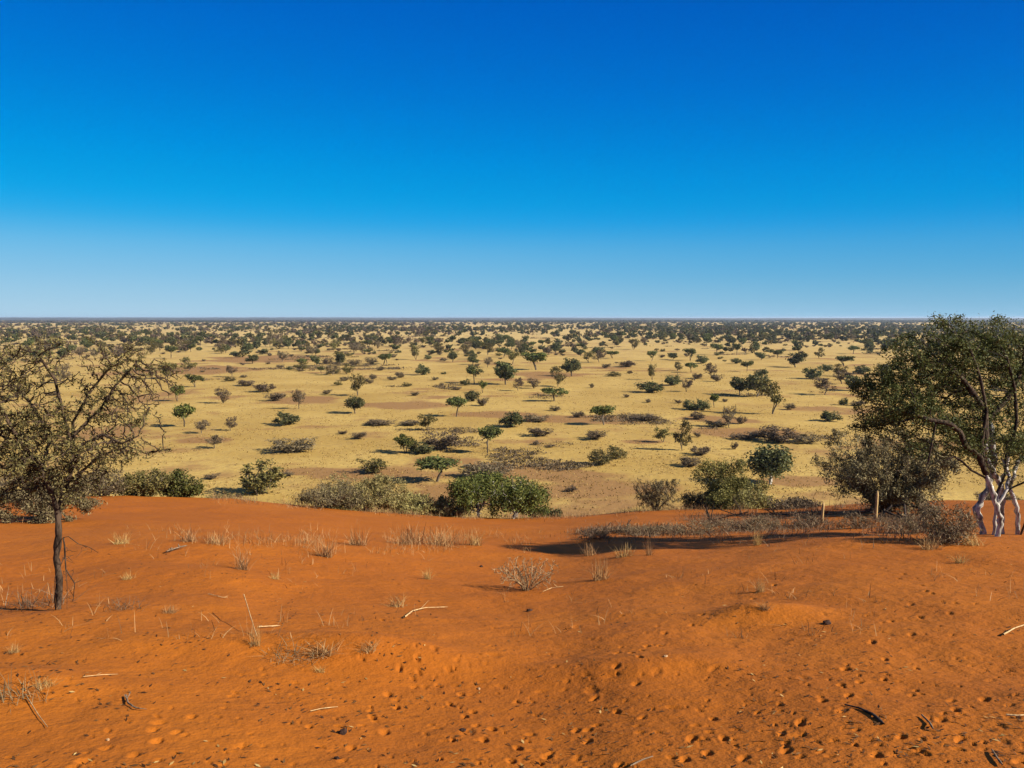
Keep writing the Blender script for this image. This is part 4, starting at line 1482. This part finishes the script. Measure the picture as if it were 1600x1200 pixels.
def stick(name, pts_px, r0, r1, mat, label, lift=0.01, twigs=0, seed=1, cat="stick", group=None, arch=None):
    rng = np.random.default_rng(seed)
    pts = []
    for i, (x, y) in enumerate(pts_px):
        q = on_dune(x, y)
        q[2] += lift + (arch[i] if arch else 0)
        pts.append(q)
    twl = 0.09 * float(np.linalg.norm(pts[-1] - pts[0]))
    base = pts[0].copy()
    lines = [[tuple(q - base) for q in pts]]
    for k in range(twigs):
        i = int(rng.integers(1, len(pts)))
        a = np.array(lines[0][i]) * 0.6 + np.array(lines[0][i - 1]) * 0.4
        d = rng.normal(size=3) * twl
        d[2] = abs(d[2]) * 0.6
        lines.append([tuple(a), tuple(a + d * 0.6), tuple(a + d)])
    P, par = seed_lines(lines, 0.04)
    n0 = len(P)
    par = np.array(par)
    R, kids = pipe_radii(par, r0, r1)
    m0 = len(seed_lines(lines[:1], 0.04)[0])
    R[:m0] = r0 + (r1 - r0) * np.linspace(0, 1, m0) ** 1.3
    R[m0:] = np.minimum(R[m0:], r1 * 0.9)
    V, F = tubes(rng, P, par, R, 6, 0.14)
    o = link(name, np_mesh(name, V, F, None, [M[mat]], True), None, base)
    return tag(o, label, cat, group)


SG = "sticks lying on the red sand"
stick("stick", [(632, 967), (645, 957), (665, 952), (700, 951)], 0.009, 0.004, 'stick_pale', "forked pale bleached stick on the sand left of centre", 0.02, 1, 1, "stick", SG)
stick("stick", [(1320, 1103), (1342, 1108), (1362, 1117), (1381, 1133)], 0.005, 0.011, 'stick_dark', "curved black stick on the sand at lower right", 0.008, 0, 2, "stick", SG)
stick("stick", [(197, 1090), (200, 1102), (212, 1110), (230, 1112)], 0.006, 0.003, 'bark_dead', "curved brown twig on the sand at lower left", 0.015, 3, 3, "stick", SG)
stick("stick", [(1568, 995), (1585, 985), (1612, 976)], 0.007, 0.004, 'stick_pale', "pale stick at the right picture edge", 0.02, 0, 4, "stick", SG)
stick("stick", [(1572, 1121), (1590, 1122), (1615, 1120)], 0.006, 0.004, 'stick_pale', "short pale stick at the lower right picture edge", 0.015, 0, 5, "stick", SG)
stick("stick", [(1440, 1120), (1452, 1132), (1458, 1142)], 0.004, 0.007, 'bark_dead', "thin bent brown stick right of the curved black stick", 0.012, 0, 6, "stick", SG)
stick("stick", [(1550, 1175), (1558, 1188), (1566, 1199)], 0.004, 0.008, 'bark_dead', "short brown stick at the lower right corner", 0.012, 0, 7, "stick", SG)
stick("stick", [(404, 982), (418, 981), (438, 980)], 0.005, 0.003, 'stick_pale', "small pale twig above the low sand ledge", 0.015, 2, 8, "stick", SG)
stick("stick", [(382, 965), (392, 984), (402, 1000)], 0.004, 0.003, 'stick_pale', "leaning pale stalk propped on the sand above the low ledge", 0.02, 0, 9, "stick", SG, [0.2, 0.1, 0.0])
stick("stick", [(485, 1114), (502, 1110), (528, 1107)], 0.003, 0.003, 'stick_pale', "thin pale twig on the sand above the black dung lump", 0.012, 0, 10, "stick", SG)
stick("stick", [(130, 1060), (160, 1057), (185, 1056)], 0.0025, 0.002, 'stick_pale', "long thin straw lying right of the low straw tuft at lower left", 0.012, 1, 11, "stick", SG)
stick("stick", [(325, 930), (345, 935), (356, 936)], 0.004, 0.003, 'stick_pale', "pale twig below the tall lone grass tuft", 0.015, 2, 12, "stick", SG)
stick("stick", [(40, 1088), (60, 1120), (75, 1140)], 0.003, 0.002, 'stick_pale', "thin straw stalk below the grey dead tuft at lower left", 0.012, 0, 13, "stick", SG)
stick("stick", [(880, 918), (862, 920), (848, 926)], 0.004, 0.003, 'stick_pale', "pale twig at the right foot of the thorn skeleton", 0.015, 1, 14, "stick", SG)
stick("stick", [(1020, 1185), (1005, 1190), (985, 1200)], 0.003, 0.006, 'bark_dead', "short brown twig at the bottom edge right of centre", 0.012, 0, 15, "stick", SG)
stick("fallen_branch", [(1376, 806), (1392, 803), (1418, 805), (1440, 806), (1458, 808)], 0.035, 0.025, 'stick_dark', "dark fallen branch arching over the sand beneath the big grey bush", 0.02, 5, 20, "branch", None, [0.0, 0.18, 0.26, 0.16, 0.0])
stick("fallen_branch", [(1240, 812), (1290, 809), (1345, 807), (1400, 810), (1425, 817)], 0.014, 0.032, 'stick_dark', "long straight dark log lying in shade left of the arching branch", 0.03, 9, 21, "branch")
stick("fallen_branch", [(905, 842), (925, 836), (955, 833), (990, 831)], 0.006, 0.010, 'bark', "twiggy dead branch at the left end of the grey brush strip", 0.05, 16, 22, "branch")
stick("fallen_branch", [(1080, 818), (1130, 815), (1185, 810), (1230, 806)], 0.006, 0.014, 'bark', "grey fallen branch along the top of the grey brush strip", 0.05, 16, 23, "branch")
stick("fallen_branch", [(1060, 832), (1120, 829), (1190, 826)], 0.005, 0.011, 'bark', "thin grey fallen branch along the lower side of the grey brush strip", 0.04, 12, 24, "branch")
stick("fallen_branch", [(260, 866), (272, 862), (285, 858)], 0.007, 0.012, 'bark_dead', "dark twig clump on the sand left of the tall lone grass tuft", 0.04, 10, 25, "branch")


def stake(px, top, bottom, wpx, label):
    p = on_dune(px, bottom)
    s = depth_of(p) / FPX
    h, w = (bottom - top) * s + 0.1, wpx * s * 0.5
    rng = np.random.default_rng(int(px))
    n = 9
    P = np.array([(0.003 * k + 0.002 * math.sin(k * 1.3), 0.002 * math.cos(k), -0.1 + h * k / (n - 1)) for k in range(n)])
    V, F = tubes(rng, P, np.arange(-1, n - 1), np.full(n, w) * np.linspace(1.1, 0.95, n), 8, 0.05)
    tp = len(V)
    V = np.vstack([V, [P[-1] + (0, 0, 0.01)]])
    F = np.vstack([F, [[(n - 1) * 8 + j, (n - 1) * 8 + (j + 1) % 8, tp, tp] for j in range(8)]])[:, :]
    F = np.array([q if q[2] != q[3] else [q[0], q[1], q[2], q[0]] for q in F])
    q4 = F[:(n - 1) * 8]
    o = link("wooden_stake", np_mesh("wooden_stake", V, q4, None, [M['post']], True), None, p)
    tag(o, label, "post", "yellow wooden stakes on the crest")


stake(1368, 766, 812, 4.2, "yellow wooden stake in front of the big grey bush")
stake(1284, 784, 817, 3.8, "shorter yellow wooden stake left of the big grey bush")


def lump(name, px, py, size_px, mat, label, seed, cat, group=None, flat=0.6):
    rng = np.random.default_rng(seed)
    p = on_dune(px, py)
    r = size_px * depth_of(p) / FPX * 0.5
    nu, nv = 12, 8
    V = []
    for i in range(nv + 1):
        a = math.pi * i / nv
        for j in range(nu):
            b = 2 * math.pi * j / nu
            k = 1 + 0.5 * float(vnoise(3 * math.cos(b) * math.sin(a) + seed, 3 * math.sin(b) * math.sin(a) + 2 * math.cos(a), seed))
            V.append((r * k * math.sin(a) * math.cos(b), r * 0.75 * k * math.sin(a) * math.sin(b), r * flat * k * math.cos(a) + 0.35 * r * flat))
    F = [(i * nu + j, i * nu + (j + 1) % nu, (i + 1) * nu + (j + 1) % nu, (i + 1) * nu + j) for i in range(nv) for j in range(nu)]
    o = link(name, np_mesh(name, np.array(V), np.array(F)[:, ::-1], None, [M[mat]], True), None, p, rng.uniform(0, 3))
    return tag(o, label, cat, group)


lump("dung_lump", 536, 1146, 17, 'dung', "biggest black dung lump on the sand at lower left of centre", 1, "dung", "dung lumps on the sand")
lump("dung_lump", 1292, 975, 15, 'dung', "black dung lump right of the sand hump", 2, "dung", "dung lumps on the sand")
lump("dung_lump", 827, 955, 10, 'dung', "small dark dung lump below the thorn skeleton", 3, "dung", "dung lumps on the sand")
lump("dung_lump", 723, 1141, 11, 'dung', "flat dark dung lump right of the biggest black one", 4, "dung", "dung lumps on the sand", 0.35)
lump("dung_lump", 526, 1186, 10, 'dung', "dark dung lump near the bottom edge below the biggest black one", 5, "dung", "dung lumps on the sand")
lump("dung_lump", 752, 886, 7, 'dung', "tiny dark dung lump left of the thorn skeleton's top", 6, "dung", "dung lumps on the sand")
lump("pale_stone", 748, 1077, 6, 'stone', "small pale stone on bare sand below the thorn skeleton", 7, "stone", "pale pebbles on the sand")
lump("pale_stone", 1040, 1026, 8, 'stone', "small pale stone on bare sand right of centre", 8, "stone", "pale pebbles on the sand", 0.4)
lump("pale_stone", 168, 1157, 7, 'stone', "small pale stone at lower left below the curved twig", 9, "stone", "pale pebbles on the sand")
lump("pale_stone", 1040, 795, 12, 'stone', "pale stone on the crest mound beside the spiky dead shrub", 10, "stone", "pale pebbles on the sand")

# fine litter: crumbs of twig, straw and droppings
lrng = np.random.default_rng(91)
pts = []
while len(pts) < 2600:
    px, py = lrng.uniform(-20, 1620), 815 + 390 * lrng.random() ** 0.8
    if vnoise(px / 90, py / 40, 97) + 0.22 * lrng.normal() < 0.05:
        continue
    q = on_dune(px, py)
    pts.append(q + np.array((0, 0, 0.006)))
pts = np.array(pts)
ax = lrng.normal(size=(len(pts), 3)) * np.array((1, 1, 0.12))
V, F = leaf_quads(lrng, pts, 0.030, 0.30, 2.5, 0.8, ax, 0.95)
mi = (lrng.random(len(F)) < 0.93).astype(int)
lt = link("plant_litter", np_mesh("plant_litter", V, F, mi, [M['straw'], M['litter']]))
lt["kind"] = "stuff"
lt["label"] = "crumbs of straw and twig strewn over the red sand"

# ------------------------------------------------------------------ thin dry haze over the plain
hx, hy0, hy1, hz0, hz1 = 16000.0, -3000.0, 27000.0, -30.0, 34.0
V = np.array([(sx * hx, hy1 if sy > 0 else hy0, hz1 if sz > 0 else hz0) for sz in (-1, 1) for sy in (-1, 1) for sx in (-1, 1)])
F = np.array([(0, 2, 3, 1), (4, 5, 7, 6), (0, 1, 5, 4), (2, 6, 7, 3), (0, 4, 6, 2), (1, 3, 7, 5)])
hm = bpy.data.materials.new("haze")
hm.use_nodes = True
hn = hm.node_tree.nodes
hn.clear()
ho = hn.new('ShaderNodeOutputMaterial')
hv = hn.new('ShaderNodeVolumePrincipled')
hv.inputs['Color'].default_value = (0.66, 0.80, 0.98, 1)
hv.inputs['Density'].default_value = 6e-5
hv.inputs['Anisotropy'].default_value = 0.2
hm.node_tree.links.new(hv.outputs[0], ho.inputs['Volume'])
hz = link("haze", np_mesh("haze", V, F, None, [hm]))
hz["kind"] = "stuff"
hz["label"] = "thin pale haze over the far plain"
